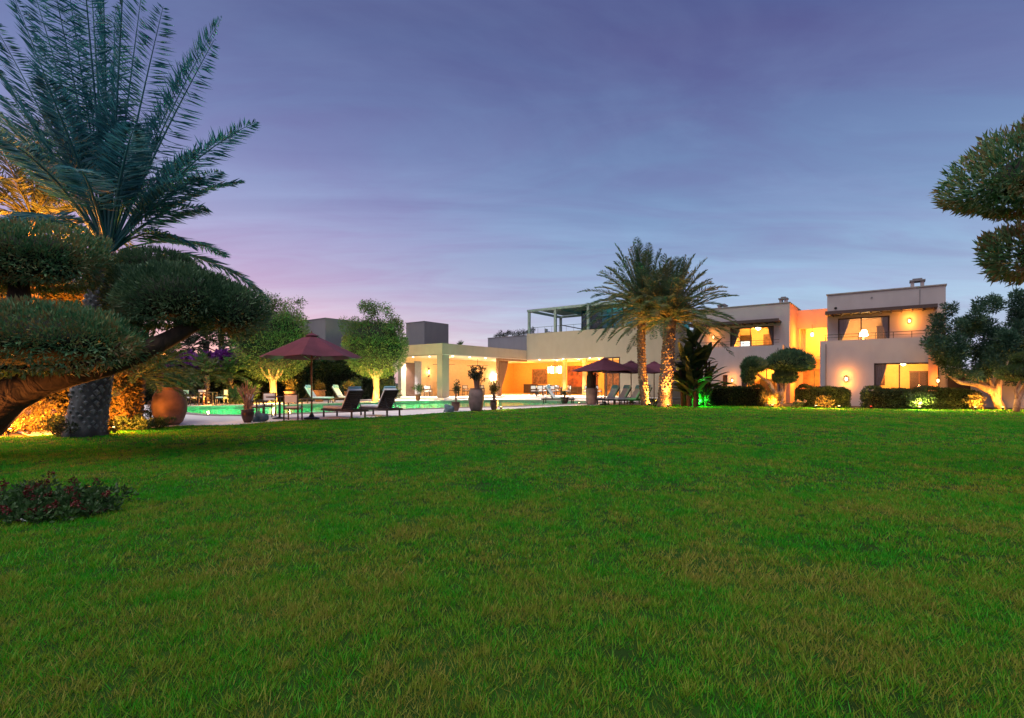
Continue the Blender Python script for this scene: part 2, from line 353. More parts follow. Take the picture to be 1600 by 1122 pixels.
def pad(name, c, r, n, L, Wd, mat, parent, core=.86, up=.6, seed=0, flat=None, tintbias=0, coremat=None, sq=2.6):
    """clipped cushion of foliage: leaves through an outer shell round a shaded core"""
    rg = np.random.default_rng(seed + 11); ph = rg.uniform(0, 6.28, 8)
    d = rand_dirs(n)
    w = 1 + .08 * (np.sin(3 * d[:, 0] + ph[0]) * np.sin(4 * d[:, 2] + ph[1]) + np.sin(5 * d[:, 1] + ph[2]) * np.cos(3 * d[:, 0] + ph[3]))
    w += .045 * np.sin(9 * d[:, 0] + ph[4]) * np.sin(11 * d[:, 1] + ph[5]) * np.sin(8 * d[:, 2] + ph[6])
    rr = (1 - RNG.random(n) ** 2 * .22 + .02) * w * (1 + .05 * np.sin(17 * d[:, 0] + 3 * d[:, 1]) * np.sin(15 * d[:, 1] + ph[1]))
    Pp = boxy(d, sq) * rr[:, None] * np.array(r)
    if flat is not None:
        lo = Pp[:, 2] < -flat; Pp[lo, 2] = -flat + (Pp[lo, 2] + flat) * .25
    D = unit(d / np.array(r) * np.mean(r)) + RNG.normal(size=(n, 3)) * .45 + np.array([0, 0, up])
    low = np.clip((-Pp[:, 2] / r[2] - .1) / .7, 0, 1); keep = RNG.random(n) > low * .5; spr = RNG.random(n) < .012; Pp[spr] *= 1.07; Pp[:, 2] -= low * RNG.random(n) ** 3 * r[2] * (.35 if flat is None else .14)
    Pp, D = Pp[keep], D[keep]; n = len(Pp)
    V, F = leaves(Pp + np.array(c), D, L * RNG.uniform(.5, 1.5, n), Wd * RNG.uniform(.6, 1.5, n))
    cl = np.sin(Pp @ np.array([3.1, 2.3, 4.7]) + seed) * np.sin(Pp @ np.array([-2.2, 4.1, 3.3]))
    o = npmesh(name, V, F, mat, parent, tint=np.clip(RNG.random(n) * .8 + .2 * cl + tintbias, 0, 1))
    if core:
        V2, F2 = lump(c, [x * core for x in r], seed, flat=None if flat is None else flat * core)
        co_ = npmesh('shade_core', V2, F2, coremat or F_core, o, smooth=True)
    return o
def cloud(name, centers, radii, n, L, Wd, mat, parent, updir=.4, holes=0):
    """loose crown made of many leaf clumps"""
    C = np.array(centers); Rr = np.array(radii)
    vol = (Rr if Rr.ndim == 1 else Rr.mean(1)) ** 2; idx = RNG.choice(len(C), n, p=vol / vol.sum())
    d = rand_dirs(n); rad = RNG.random(n) ** .45
    rad3 = Rr[idx][:, None] if Rr.ndim == 1 else Rr[idx]
    Pp = C[idx] + d * rad[:, None] * rad3
    V, F = leaves(Pp, d + RNG.normal(size=(n, 3)) * .6 + np.array([0, 0, updir]), L * RNG.uniform(.6, 1.3, n), Wd * RNG.uniform(.7, 1.3, n))
    t = np.clip(RNG.random(n) * .6 + RNG.random(len(C))[idx] * .4, 0, 1)
    return npmesh(name, V, F, mat, parent, tint=t)
def frondset(fronds, nl, llen, lw, rach=.02, hang=.15, bare=.14):
    """each frond: (start, control, tip); returns V, F, tint"""
    Vs = []; Fs = []; T = []; n0 = 0
    for (s, c, e) in fronds:
        s, c, e = map(np.array, (s, c, e)); t = np.linspace(bare, 1, nl)[:, None] + RNG.normal(size=(nl, 1)) * .006
        p = (1 - t) ** 2 * s + 2 * t * (1 - t) * c + t ** 2 * e
        tg = unit(2 * (1 - t) * (c - s) + 2 * t * (e - c))
        side = unit(np.cross(tg, np.array([0, 0, 1.0]) + RNG.normal(size=3) * .12)); upv = np.cross(side, tg)
        prof = (np.sin(np.clip(t * .92 + .08, 0, 1) * math.pi) ** .55 * .95 + .12)
        tt = RNG.random()
        for sg in (-1, 1):
            D = unit(tg * .75 + side * sg * .85 + upv * .28 + RNG.normal(size=(nl, 3)) * .10 - np.array([0, 0, hang]))
            V, F = leaves(p, D, (llen * prof[:, 0]) * RNG.uniform(.8, 1.15, nl), lw)
            Vs.append(V); Fs.append(F + n0); n0 += len(V); T.append(np.clip(tt * .6 + RNG.random(nl) * .4, 0, 1))
        # rachis: a three sided tapering rib
        tr = np.linspace(0, 1, 12)[:, None]; q = (1 - tr) ** 2 * s + 2 * tr * (1 - tr) * c + tr ** 2 * e
        tg2 = unit(2 * (1 - tr) * (c - s) + 2 * tr * (e - c)); sd = unit(np.cross(tg2, np.array([0, 0, 1.0]))); uv = np.cross(sd, tg2)
        w = rach * (1.15 - tr)
        ring = np.stack([q + sd * w, q - sd * w, q - uv * w * 1.1], 1).reshape(-1, 3)
        f = []
        for i in range(11):
            for k in range(3): f.append((i * 3 + k, i * 3 + (k + 1) % 3, i * 3 + 3 + (k + 1) % 3, i * 3 + 3 + k))
        Vs.append(ring); Fs.append(np.array(f) + n0); n0 += len(ring); T.append(np.full(len(f), .95))
    return np.concatenate(Vs), np.concatenate(Fs), np.concatenate(T)
def palm(name, label, base, top, r0, r1, nf, FL, mat, bark, boot, group=None, extra=None, nl=46, ll=.5, lw=.04, emin=-.35, emax=1.35, wind=(0, 0), bsz=.11, brows=26, bn=11, cat='palm tree', lean=None, skip=None, high=0, bare=.14, hang=.15):
    t = thing(name, label, cat, (base[0], base[1], 0), group)
    b = np.array([base[0], base[1], -.1]); c = np.array(top); m = MB(); pts = []; rad = []
    for i in range(15):
        k = i / 14; p = b * (1 - k) + c * k; p = p + np.array([math.sin(k * 3.1) * .12 * (lean or 0), 0, 0])
        pts.append(tuple(p)); rad.append((r0 * (1 - k) + r1 * k) * (1.25 if i == 0 else 1.0) * (1.12 if i > 12 else 1))
    m.tube(pts, rad, 18, rough=.06); tr = m.build('trunk', bark, t, smooth=True)
    bm_ = MB()
    for i in range(brows):                                          # old leaf bases in a spiral
        k = (i + .5) / brows; p = np.array(pts[0]) * (1 - k) + np.array(pts[-1]) * k + np.array([math.sin(k * 3.1) * .12 * (lean or 0), 0, 0]); rr = r0 * (1 - k) + r1 * k
        for j in range(bn):
            a = 2 * math.pi * (j + .5 * (i % 2)) / bn + random.uniform(-.09, .09); s = bsz * random.uniform(.75, 1.2)
            rx, ry = math.cos(a), math.sin(a); tx, ty = -ry, rx; cx, cy, cz = p[0] + rx * rr * .93, p[1] + ry * rr * .93, p[2] + random.uniform(-.03, .03)
            w = s * .85; h = s * 1.0; d = s * random.uniform(.45, .75)
            vs_ = [(cx - tx * w, cy - ty * w, cz), (cx, cy, cz - h), (cx + tx * w, cy + ty * w, cz), (cx, cy, cz + h * .8),
                   (cx + rx * d - tx * w * .45, cy + ry * d - ty * w * .45, cz + h * .35), (cx + rx * d * .9, cy + ry * d * .9, cz - h * .2), (cx + rx * d + tx * w * .45, cy + ry * d + ty * w * .45, cz + h * .35), (cx + rx * d * .8, cy + ry * d * .8, cz + h * .75)]
            bm_.add(vs_, [(0, 1, 5, 4), (1, 2, 6, 5), (2, 3, 7, 6), (3, 0, 4, 7), (4, 5, 6, 7)])
    bm_.build('old_leaf_base', boot, tr)
    fr = []
    for i in range(nf):
        az = i * 2.39996 + random.uniform(-.2, .2); e = emin + (emax - emin) * ((i + .5) / nf) ** .9 + random.uniform(-.1, .1)
        L_ = FL * random.uniform(.82, 1.08) * (1 + high * math.sin(max(0, e))); d = np.array([math.cos(az) * math.cos(e), math.sin(az) * math.cos(e), math.sin(e)])
        s = c + d * r1 * .9 + np.array([0, 0, .05]); ctl = s + d * L_ * .55
        tip = s + d * L_ * .93 + np.array([wind[0], wind[1], 0]) * random.uniform(.5, 1.2) * L_ * .2 + np.array([0, 0, -1]) * L_ * .42 * max(.12, math.cos(e)) * random.uniform(.7, 1.25)
        if skip is None or not skip(s, tip): fr.append((s, ctl, tip))
    if extra:
        for (tx, ty, tz, hump) in extra:
            s = c.copy(); e = np.array([tx, ty, tz]); mid = (s + e) / 2; L_ = np.linalg.norm(e - s); ctl = mid + np.array([0, 0, 1]) * L_ * hump
            fr.append((s, ctl, e))
    V, F, T = frondset(fr, nl, ll, lw, rach=r1 * .12, bare=bare, hang=hang)
    npmesh('crown', V, F, mat, t, tint=T)
    return t
def lamp(kind, loc, col, e, size=.06, tgt=None, spot=120, blend=.6):
    l = bpy.data.lights.new('lamp_light', kind); l.energy = e; l.color = col; l.shadow_soft_size = size
    if kind == 'SPOT': l.spot_size = R(spot); l.spot_blend = blend
    o = bpy.data.objects.new('lamp_light', l); COL.objects.link(o); o.location = loc
    if tgt is not None: o.rotation_euler = (Vector(tgt) - Vector(loc)).to_track_quat('-Z', 'Y').to_euler()
    return o

# ------------------------------------------------------------ ground, lawn, deck, pool
def smooth_loop(pts, n=6, closed=True):
    out = []; N_ = len(pts)
    for i in range(N_ if closed else N_ - 1):
        g = lambda k: np.array(pts[k % N_] if closed else pts[max(0, min(N_ - 1, k))], float)
        p0, p1, p2, p3 = g(i - 1), g(i), g(i + 1), g(i + 2)
        for k in range(n):
            t = k / n; out.append(tuple(.5 * ((2 * p1) + (p2 - p0) * t + (2 * p0 - 5 * p1 + 4 * p2 - p3) * t * t + (3 * p1 - p0 - 3 * p2 + p3) * t ** 3)))
    if not closed: out.append(tuple(pts[-1]))
    return out
def sheet(name, outer, holes, z, mat, label=None, kind='structure'):
    polys = [[Vector((x, y, 0)) for x, y in outer]] + [[Vector((x, y, 0)) for x, y in h] for h in holes]
    tri = tessellate_polygon(polys); flat = [v for p in polys for v in p]
    me = bpy.data.meshes.new(name); fs = []
    for t in tri:
        a, b, c = (flat[i] for i in t)
        fs.append(t if (b - a).cross(c - a).z > 0 else (t[0], t[2], t[1]))
    me.from_pydata([(v.x, v.y, z) for v in flat], [], fs); me.update(); me.materials.append(mat)
    o = bpy.data.objects.new(name, me); COL.objects.link(o); o['kind'] = kind; return o
POOL = smooth_loop([(-17.6, 27.4), (-11.4, 31.0), (-6.9, 35.6), (-4.6, 36.7), (-1.6, 38.6), (3.2, 37.0), (5.8, 34.8), (4.4, 32.0), (0.8, 28.6), (-1.6, 27.2), (-4.8, 25.2), (-8.4, 22.0), (-11.4, 20.4), (-14.6, 22.6), (-17.4, 25.2)], 5)
EDGE = smooth_loop([(-30, 10.6), (-14, 11.4), (-10.9, 13.6), (-9.9, 15.3), (-8.7, 15.5), (-8.1, 16.4), (-7.6, 17.3), (-6.6, 17.8), (-5.5, 18.7), (-4.1, 20.4), (-2.7, 22.4), (-1.0, 24.4), (.6, 25.6), (2.2, 27.4), (3.5, 28.8), (7.2, 29.6), (10.8, 29.4), (13, 28.2), (16, 26.6), (20, 25.4), (26, 24.0), (40, 22)], 4, False)
M_gnd = princ('earth', (.045, .04, .025), .95, var=.3, scale=1.5)
sheet('ground', [(-600, -60), (600, -60), (600, 900), (-600, 900)], [POOL], -.03, M_gnd)
def grow(poly, d):
    c = np.mean(np.array(poly), 0); out = []; n = len(poly)
    for i in range(n):
        a = np.array(poly[i - 1]); b = np.array(poly[(i + 1) % n]); t = b - a; t /= np.linalg.norm(t) + 1e-9
        nrm = np.array([t[1], -t[0]]); p = np.array(poly[i])
        if np.dot(nrm, p - c) < 0 and False: nrm = -nrm
        out.append(tuple(p - nrm * d))
    return out
area = sum(POOL[i - 1][0] * POOL[i][1] - POOL[i][0] * POOL[i - 1][1] for i in range(len(POOL)))
COPING = grow(POOL, .35 if area < 0 else -.35)
sheet('pool_deck', [(-11.4, 12.2), (-6, 14), (2, 24), (9, 27), (9.5, 36), (10, 46), (2, 52), (-6, 52), (-24, 36), (-26, 24)], [COPING], -.008, M_deck)
cop = MB(); n = len(POOL)
for i in range(n):
    j = (i + 1) % n; a, b, c, d = POOL[i], POOL[j], COPING[j], COPING[i]
    cop.add([(a[0], a[1], -.2), (b[0], b[1], -.2), (c[0], c[1], -.2), (d[0], d[1], -.2), (a[0], a[1], .035), (b[0], b[1], .035), (c[0], c[1], .035), (d[0], d[1], .035)], [(4, 5, 6, 7), (0, 1, 5, 4), (2, 3, 7, 6)])
o = cop.build('pool_coping', princ('coping_pool', (.30, .26, .25), .6)); o['kind'] = 'structure'
bas = MB()
for i in range(n):
    j = (i + 1) % n; a, b = POOL[i], POOL[j]; bas.add([(a[0], a[1], -.02), (b[0], b[1], -.02), (b[0], b[1], -1.3), (a[0], a[1], -1.3)], [(0, 1, 2, 3)])
o = bas.build('pool_wall', M_tile); o['kind'] = 'structure'
sheet('pool_floor', POOL, [], -1.3, M_tile)
sheet('pool_water', POOL, [], -.09, M_water)
for (x, y) in [(-15.2, 26.6), (-12.4, 24.6), (-10.2, 27.4), (-8.3, 25.0), (-6.5, 30.5), (-5.2, 34.2)]:
    lamp('POINT', (x, y, -.6), (.25, 1, .36), 300, .15)
lamp('POINT', (0, 33, -.6), (.9, 1, .8), 60, .15); lamp('POINT', (-13.6, 28.6, -.4), (1, .95, .6), 40, .1)
# lawn
M_lawn, N, L, out = newmat('lawn_soil')
tc = N.new('ShaderNodeTexCoord'); n1 = N.new('ShaderNodeTexNoise'); n1.inputs['Scale'].default_value = .8; n1.inputs['Detail'].default_value = 10; n1.inputs['Roughness'].default_value = .7; L.new(tc.outputs['Object'], n1.inputs[0])
r = N.new('ShaderNodeValToRGB'); e = r.color_ramp.elements; e[0].position = .3; e[0].color = (.010, .022, .004, 1); e[1].position = .7; e[1].color = (.02, .07, .006, 1); L.new(n1.outputs[0], r.inputs[0])
b = N.new('ShaderNodeBsdfPrincipled'); b.inputs['Roughness'].default_value = .95; b.inputs['Specular IOR Level'].default_value = .1; L.new(r.outputs[0], b.inputs['Base Color']); L.new(b.outputs[0], out.inputs[0])
LAWN = [(-30, -8)] + EDGE[::1] + [(40, -8)]
sheet('lawn', LAWN, [], .012, M_lawn)
def inside(poly, x, y):
    r_ = np.zeros(len(x), bool); n_ = len(poly); j = n_ - 1
    for i in range(n_):
        xi, yi = poly[i]; xj, yj = poly[j]
        cond = ((yi > y) != (yj > y)) & (x < (xj - xi) * (y - yi) / (yj - yi + 1e-12) + xi); r_ ^= cond; j = i
    return r_
M_grass, N, L, out = newmat('grass_blade')
at = N.new('ShaderNodeAttribute'); at.attribute_name = 'tint'; tc = N.new('ShaderNodeTexCoord')
n1 = N.new('ShaderNodeTexNoise'); n1.inputs['Scale'].default_value = .9; n1.inputs['Detail'].default_value = 8; n1.inputs['Roughness'].default_value = .66; n1.inputs['Distortion'].default_value = .6; L.new(tc.outputs['Object'], n1.inputs[0])
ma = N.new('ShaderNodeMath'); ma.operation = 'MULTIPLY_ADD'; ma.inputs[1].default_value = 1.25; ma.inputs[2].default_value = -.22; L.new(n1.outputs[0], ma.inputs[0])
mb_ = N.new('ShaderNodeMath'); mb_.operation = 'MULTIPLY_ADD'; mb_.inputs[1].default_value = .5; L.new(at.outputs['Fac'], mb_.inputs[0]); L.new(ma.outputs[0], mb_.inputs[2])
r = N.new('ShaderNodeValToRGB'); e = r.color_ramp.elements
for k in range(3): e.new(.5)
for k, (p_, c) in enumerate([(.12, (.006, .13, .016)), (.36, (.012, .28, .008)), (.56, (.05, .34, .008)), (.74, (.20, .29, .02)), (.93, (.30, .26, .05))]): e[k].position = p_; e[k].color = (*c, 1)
L.new(mb_.outputs[0], r.inputs[0])
b = N.new('ShaderNodeBsdfPrincipled'); b.inputs['Roughness'].default_value = .6; b.inputs['Specular IOR Level'].default_value = .25; L.new(r.outputs[0], b.inputs['Base Color'])
t = N.new('ShaderNodeBsdfTranslucent'); L.new(r.outputs[0], t.inputs[0]); mx = N.new('ShaderNodeMixShader'); mx.inputs[0].default_value = .42; L.new(b.outputs[0], mx.inputs[1]); L.new(t.outputs[0], mx.inputs[2]); L.new(mx.outputs[0], out.inputs[0])
gv = []; gt = []
for (y0, y1, dens, m_, sp, hw, hh) in [(1.3, 3.4, 1050, 12, .020, .0024, .046), (3.4, 6.0, 520, 12, .024, .0034, .046), (6.0, 10.5, 220, 11, .032, .0055, .046), (10.5, 18, 80, 10, .05, .010, .046), (18, 31, 28, 9, .09, .018, .046)]:
    Aw = 1.45 if y0 < 10 else 1.15; area_ = Aw * (y1 * y1 - y0 * y0); nt_ = int(area_ * dens)
    ty = np.sqrt(RNG.random(nt_) * (y1 * y1 - y0 * y0) + y0 * y0); tx = (RNG.random(nt_) * 2 - 1) * ty * Aw
    tt = RNG.random(nt_); th_ = RNG.uniform(.45, 1.15, nt_)
    off = RNG.normal(size=(nt_, m_, 2)) * sp; n_ = nt_ * m_
    xx = (tx[:, None] + off[:, :, 0]).ravel(); yy = (ty[:, None] + off[:, :, 1]).ravel(); ox = off.reshape(-1, 2) / sp; tb = np.repeat(tt, m_); hb = np.repeat(th_, m_)
    k = inside(LAWN, xx, yy); xx = xx[k]; yy = yy[k]; ox = ox[k]; tb = tb[k]; hb = hb[k]; n_ = len(xx)
    h = hh * hb * RNG.uniform(.45, 1.15, n_); a = RNG.random(n_) * 6.283; w = hw * RNG.uniform(.6, 1.4, n_)
    ln = ox * (h * .38)[:, None] + RNG.normal(size=(n_, 2)) * (h * .28)[:, None]; dx, dy = np.cos(a) * w, np.sin(a) * w; z0 = np.full(n_, .010)
    V = np.stack([np.stack([xx - dx, yy - dy, z0], 1), np.stack([xx + dx, yy + dy, z0], 1), np.stack([xx + ln[:, 0], yy + ln[:, 1], z0 + h], 1)], 1).reshape(-1, 3)
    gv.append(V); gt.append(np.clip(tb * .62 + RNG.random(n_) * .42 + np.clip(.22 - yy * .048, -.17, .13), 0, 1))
V = np.concatenate(gv); T = np.concatenate(gt)
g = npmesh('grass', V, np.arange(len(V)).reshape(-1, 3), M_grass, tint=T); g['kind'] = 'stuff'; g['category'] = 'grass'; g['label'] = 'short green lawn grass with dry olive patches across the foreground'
# sandy soil strip in front of the lit hedges
bed = smooth_loop([(9.6, 29.1), (12.2, 28.6), (14.6, 27.4), (17.5, 25.9), (21, 25.0), (26, 23.8), (27, 26.5), (21, 27.6), (16, 29.5), (12, 31), (9, 31)], 3)
sheet('planting_bed', bed, [], .02, M_soil)

# ------------------------------------------------------------ buildings
def wallb(m, b0, b1, a0, a1, z0, z1, ops=()):
    """wall along a, with openings (a0,a1,z0,z1)"""
    x = a0
    for (p, q, r_, s) in sorted(ops):
        if p > x: m.g(x, p, b0, b1, z0, z1)
        if r_ > z0: m.g(p, q, b0, b1, z0, r_)
        if s < z1: m.g(p, q, b0, b1, s, z1)
        x = q
    if x < a1: m.g(x, a1, b0, b1, z0, z1)
def room(th, a0, a1, b0, b1, z0, z1, mat, w=.06):
    m = MB(); m.g(a0, a1, b0, b1, z0, z0 + w); m.g(a0, a1, b0, b1, z1 - w, z1); m.g(a0, a0 + w, b0, b1, z0 + w, z1 - w); m.g(a1 - w, a1, b0, b1, z0 + w, z1 - w); m.g(a0 + w, a1 - w, b1 - w, b1, z0 + w, z1 - w)
    return m.build('room_interior', mat, th)
def curtain(th, p0, dirv, z0, z1, w_top, w_bot, mat, folds=7, shift=0, name='curtain'):
    """hanging pleated cloth from p0 along dirv; narrows to w_bot at the tie"""
    V = []; F = []; nu, nz = folds * 6, 14; dx, dy = dirv; nx, ny = -dy, dx
    for i in range(nz + 1):
        k = i / nz; z = z1 - (z1 - z0) * k; w = w_top + (w_bot - w_top) * min(1, k / .75) ** 1.3; off = shift * min(1, k / .75)
        for j in range(nu + 1):
            s = j / nu * w + off; f = math.sin(j / nu * folds * 6.28) * .05 * (1 if k < .7 else .8)
            V.append((p0[0] + dx * s + nx * f, p0[1] + dy * s + ny * f, z))
    for i in range(nz):
        for j in range(nu): a = i * (nu + 1) + j; F.append((a, a + 1, a + nu + 2, a + nu + 1))
    m = MB(); m.v = V; m.f = F; o = m.build(name, mat, th, smooth=True)
    s = o.modifiers.new('thickness', 'SOLIDIFY'); s.thickness = .012
    return o
UD = (UX, UY); VD = (VX, VY)
def window(th, a0, a1, b, z0, z1, mull=(.5,), fr=.06, depth=.08, fm=None, gm=None):
    m = MB(); m.g(a0, a0 + fr, b, b + depth, z0, z1); m.g(a1 - fr, a1, b, b + depth, z0, z1); m.g(a0 + fr, a1 - fr, b, b + depth, z1 - fr, z1); m.g(a0 + fr, a1 - fr, b, b + depth, z0, z0 + fr)
    for k in mull: c = a0 + (a1 - a0) * k; m.g(c - fr * .4, c + fr * .4, b + .01, b + depth - .01, z0 + fr, z1 - fr)
    w = m.build('window', fm or M_wood, th)
    p = MB(); p.g(a0 + fr, a1 - fr, b + depth * .5, b + depth * .5 + .008, z0 + fr, z1 - fr); p.build('pane', gm or M_glass, w)
    return w
def sconce(name, label, pos, e=60, big=1.0, group='wall lanterns on the villa'):
    big *= .78
    t = thing(name, label, 'wall lamp', pos, group); x, y, z = pos
    m = MB(); m.add([G(0, 0)] * 0, []); dx, dy = -VX, -VY
    c = (x + dx * .10, y + dy * .10, z)
    m.tube([(x, y, z), (x + dx * .10, y + dy * .10, z)], .03 * big, 8)
    for k in range(6):
        a = k * 1.047; r1 = .10 * big
        m.tube([(c[0] + math.cos(a) * r1, c[1] + math.sin(a) * r1, z - .16 * big), (c[0] + math.cos(a) * r1, c[1] + math.sin(a) * r1, z + .16 * big)], .008 * big, 5)
    m.lathe((c[0], c[1], z + .16 * big), [(.12 * big, 0), (.10 * big, .02), (.02, .07 * big)], 12); m.lathe((c[0], c[1], z - .18 * big), [(.03, 0), (.11 * big, .01), (.11 * big, .02)], 12)
    m.build('lantern_frame', M_metal, t)
    g_ = MB(); g_.lathe(c, [(.02, -.10 * big), (.055 * big, -.05 * big), (.055 * big, .06 * big), (.02, .10 * big)], 12); g_.build('bulb', E_warm, t)
    for s in (-1, 1):
        lamp('POINT', (c[0] + dx * .22, c[1] + dy * .22, z + s * .30 * big), (1, .32, .04), e * .34, .05)
    return t

# --- the villa on the right
V_ = thing('villa', 'two storey grey stucco villa with roof canopies and lit windows behind the hedges', 'house', G(22, 8))
FL2, PAR, TOP, CEIL2 = 3.0, 3.68, 6.4, 5.4
m = MB()      # left wing
wallb(m, 8.17, 8.42, 15.85, 21.6, 0, PAR, [(18.02, 18.33, 0.0, 1.81), (19.2, 21.45, 0.0, 2.25)])
m.g(15.85, 16.1, 8.42, 13, 0, FL2 - .1); m.g(21.35, 21.6, 8.42, 12.3, 0, FL2 - .1); m.g(15.86, 21.59, 8.42, 13, FL2 - .1, FL2)
m.g(15.85, 16.0, 8.42, 9.06, FL2, PAR); m.g(21.45, 21.6, 8.42, 9.06, FL2, PAR)
wallb(m, 9.07, 9.32, 15.85, 21.85, FL2 + .003, TOP, [(18.27, 20.95, FL2 + .003, 5.0)])
m.g(15.85, 16.1, 9.32, 14, FL2 + .003, TOP); m.g(16.1, 21.6, 13.8, 14, FL2 + .003, TOP); m.g(16.1, 21.6, 9.32, 13.8, 5.9, 6.0)
m.build('left_wing_wall', M_wallv, V_)
m = MB(); m.g(21.6, 21.85, 9.325, 14, 0, TOP); m.build('side_wall', M_wallt, V_)['label'] = 'terracotta side wall of the left wing'
m = MB()      # entrance recess
wallb(m, 12.3, 12.55, 21.85, 24.07, 0, TOP - .15, [(21.95, 24.0, 3.05, 5.0)]); m.g(21.85, 24.07, 11.7, 12.3, 2.85, 3.05)
m.build('entrance_wall', M_wallt, V_)['label'] = 'terracotta wall of the entrance recess'
m = MB()      # right block
wallb(m, 6.46, 6.71, 23.8, 29.0, 0, PAR, [(26.33, 28.72, 0, 2.35)])
m.g(23.8, 24.05, 6.71, 12.3, 0, FL2 - .1); m.g(28.75, 29.0, 6.71, 12.5, 0, FL2 - .1); m.g(23.81, 28.99, 6.71, 12.5, FL2 - .1, FL2)
m.g(23.8, 23.95, 6.71, 7.35, FL2, PAR); m.g(28.85, 29.0, 6.71, 7.35, FL2, PAR)
wallb(m, 7.36, 7.61, 24.07, 29.36, FL2 + .003, TOP, [(24.6, 27.0, FL2 + .003, 5.0)])
m.g(24.07, 24.32, 7.61, 13, FL2 + .003, TOP); m.g(29.11, 29.36, 7.61, 13, 0, TOP); m.g(24.32, 29.11, 12.8, 13, FL2 + .003, TOP); m.g(24.32, 29.11, 7.61, 12.8, 5.9, 6.0)
m.build('right_block_wall', M_wallv, V_)
m = MB(); m.g(24.02, 29.41, 7.31, 7.66, TOP, TOP + .06); m.g(24.02, 24.37, 7.66, 13.05, TOP, TOP + .06); m.g(29.06, 29.41, 7.66, 13.05, TOP, TOP + .06)
m.g(15.8, 21.9, 9.02, 9.37, TOP, TOP + .05); m.g(15.8, 16.15, 9.37, 14.05, TOP, TOP + .05); m.g(21.55, 21.9, 9.37, 14.05, TOP, TOP + .05)
m.build('coping', princ('coping_grey', (.26, .25, .26), .8), V_)
for (a0, a1, b0, b1) in [(15.75, 21.4, 8.15, 9.066), (24.05, 29.0, 6.45, 7.356)]:
    m = MB(); m.g(a0, a1, b0, b1, 5.17, 5.27); m.g(a0, a1, b0, b0 + .05, 5.27, 5.36); m.g(a0, a0 + .05, b0 + .05, b1, 5.27, 5.36)
    x = a0 + .3
    while x < a1: m.g(x, x + .06, b0 + .06, b1, 5.11, 5.168); x += .45
    m.build('canopy', M_darkcan, V_, bevel=.008)
# windows with their rooms
for (a0, a1, b, z0, z1, mul, rb) in [(18.27, 20.95, 9.1, FL2 + .02, 5.0, (.47,), 12.5), (24.6, 27.0, 7.39, FL2 + .02, 5.0, (.46,), 11), (19.2, 21.45, 8.2, .02, 2.25, (.33, .66), 11), (26.33, 28.72, 6.50, .02, 2.35, (.46,), 10)]:
    window(V_, a0, a1, b + .02, z0, z1, mul, fr=.07)
    room(V_, a0 - .18, a1 + .18, b + .24, rb, z0 - .1 if z0 > 1 else -.02, z1 + .3, M_wallin)
for (a0, a1, b, z0, z1, hot, en) in [(18.27, 20.95, 9.42, FL2 + .1, 5.06, (19.6, 4.85), 150), (24.6, 27.0, 7.72, FL2 + .1, 5.06, (25.9, 4.0), 150), (19.2, 21.45, 8.5, .1, 2.3, (20.8, 2.1), 130), (26.33, 28.72, 6.82, .1, 2.4, (27.6, 2.2), 150)]:
    gr = M_curtg
    curtain(V_, G(a0 - .05, b), UD, z0, z1, .62, .14, gr if a0 < 25 or a0 > 26 else gr, 6)
    if b > 7: curtain(V_, G(a1 + .05, b), (-UX, -UY), z0, z1, .45, .14, M_curtg, 5)
    lamp('POINT', G(hot[0] - .2, b + 1.3, hot[1] - .2), (1, .38, .045), en * 2.4, .12)
for (a, b, z, lab, nm) in [(19.7, 10.7, 5.18, 'round glass ceiling light glowing behind the upper left window', 'ceiling_light'), (27.6, 8.0, 2.50, 'round glass ceiling light behind the ground floor window of the right block', 'ceiling_light')]:
    t = thing(nm, lab, 'ceiling light', G(a, b, z), 'lights in the villa rooms')
    m = MB(); m.lathe(G(a, b, z), [(.05, .1), (.05, .0)], 10); m.build('stem', M_metal, t); m = MB(); m.lathe(G(a, b, z), [(.03, -.26), (.15, -.16), (.16, -.08), (.06, 0)], 16); m.build('globe', E_hot, t, smooth=True)
def tlamp(a, b, z, label, s=1.0, em=None):
    t = thing('table_lamp', label, 'table lamp', G(a, b, z), 'table lamps with lit shades')
    m = MB(); m.lathe(G(a, b, z), [(.10 * s, 0), (.09 * s, .02), (.03 * s, .06), (.07 * s, .18 * s), (.05 * s, .3 * s), (.015, .34 * s)], 14); m.build('lamp_base', M_terra, t, smooth=True)
    m = MB(); m.lathe(G(a, b, z), [(.22 * s, .32 * s), (.14 * s, .66 * s)], 18); m.build('lamp_shade', em or E_screen, t, smooth=True)
    return t
def cabinet(a0, a1, b0, b1, z0, h, label, mat=None, cat='cabinet', name='cabinet'):
    t = thing(name, label, cat, G((a0 + a1) / 2, b0, z0)); m = MB(); m.g(a0, a1, b0, b1, z0 + .06, z0 + h - .04); m.build('body', mat or M_woodm, t)
    m = MB(); m.g(a0 - .02, a1 + .02, b0 - .02, b1, z0 + h - .04, z0 + h); m.build('top', mat or M_wood, t)
    n_ = max(2, int((a1 - a0) / .5))
    for k in range(n_):
        x0 = a0 + (a1 - a0) * k / n_ + .02; x1 = a0 + (a1 - a0) * (k + 1) / n_ - .02; m = MB(); m.g(x0, x1, b0 - .015, b0 - .002, z0 + .09, z0 + h - .07); m.g((x0 + x1) / 2 - .02, (x0 + x1) / 2 + .02, b0 - .03, b0 - .015, z0 + h * .6, z0 + h * .62); m.build('door', mat or M_wood, t)
    return t
cabinet(25.3, 26.3, 8.9, 9.3, 3.08, .65, 'low cabinet under the lit lamp in the upper right window'); tlamp(25.75, 9.1, 3.73, 'white lampshade glowing in the upper window of the right block', 1.0, E_hot)
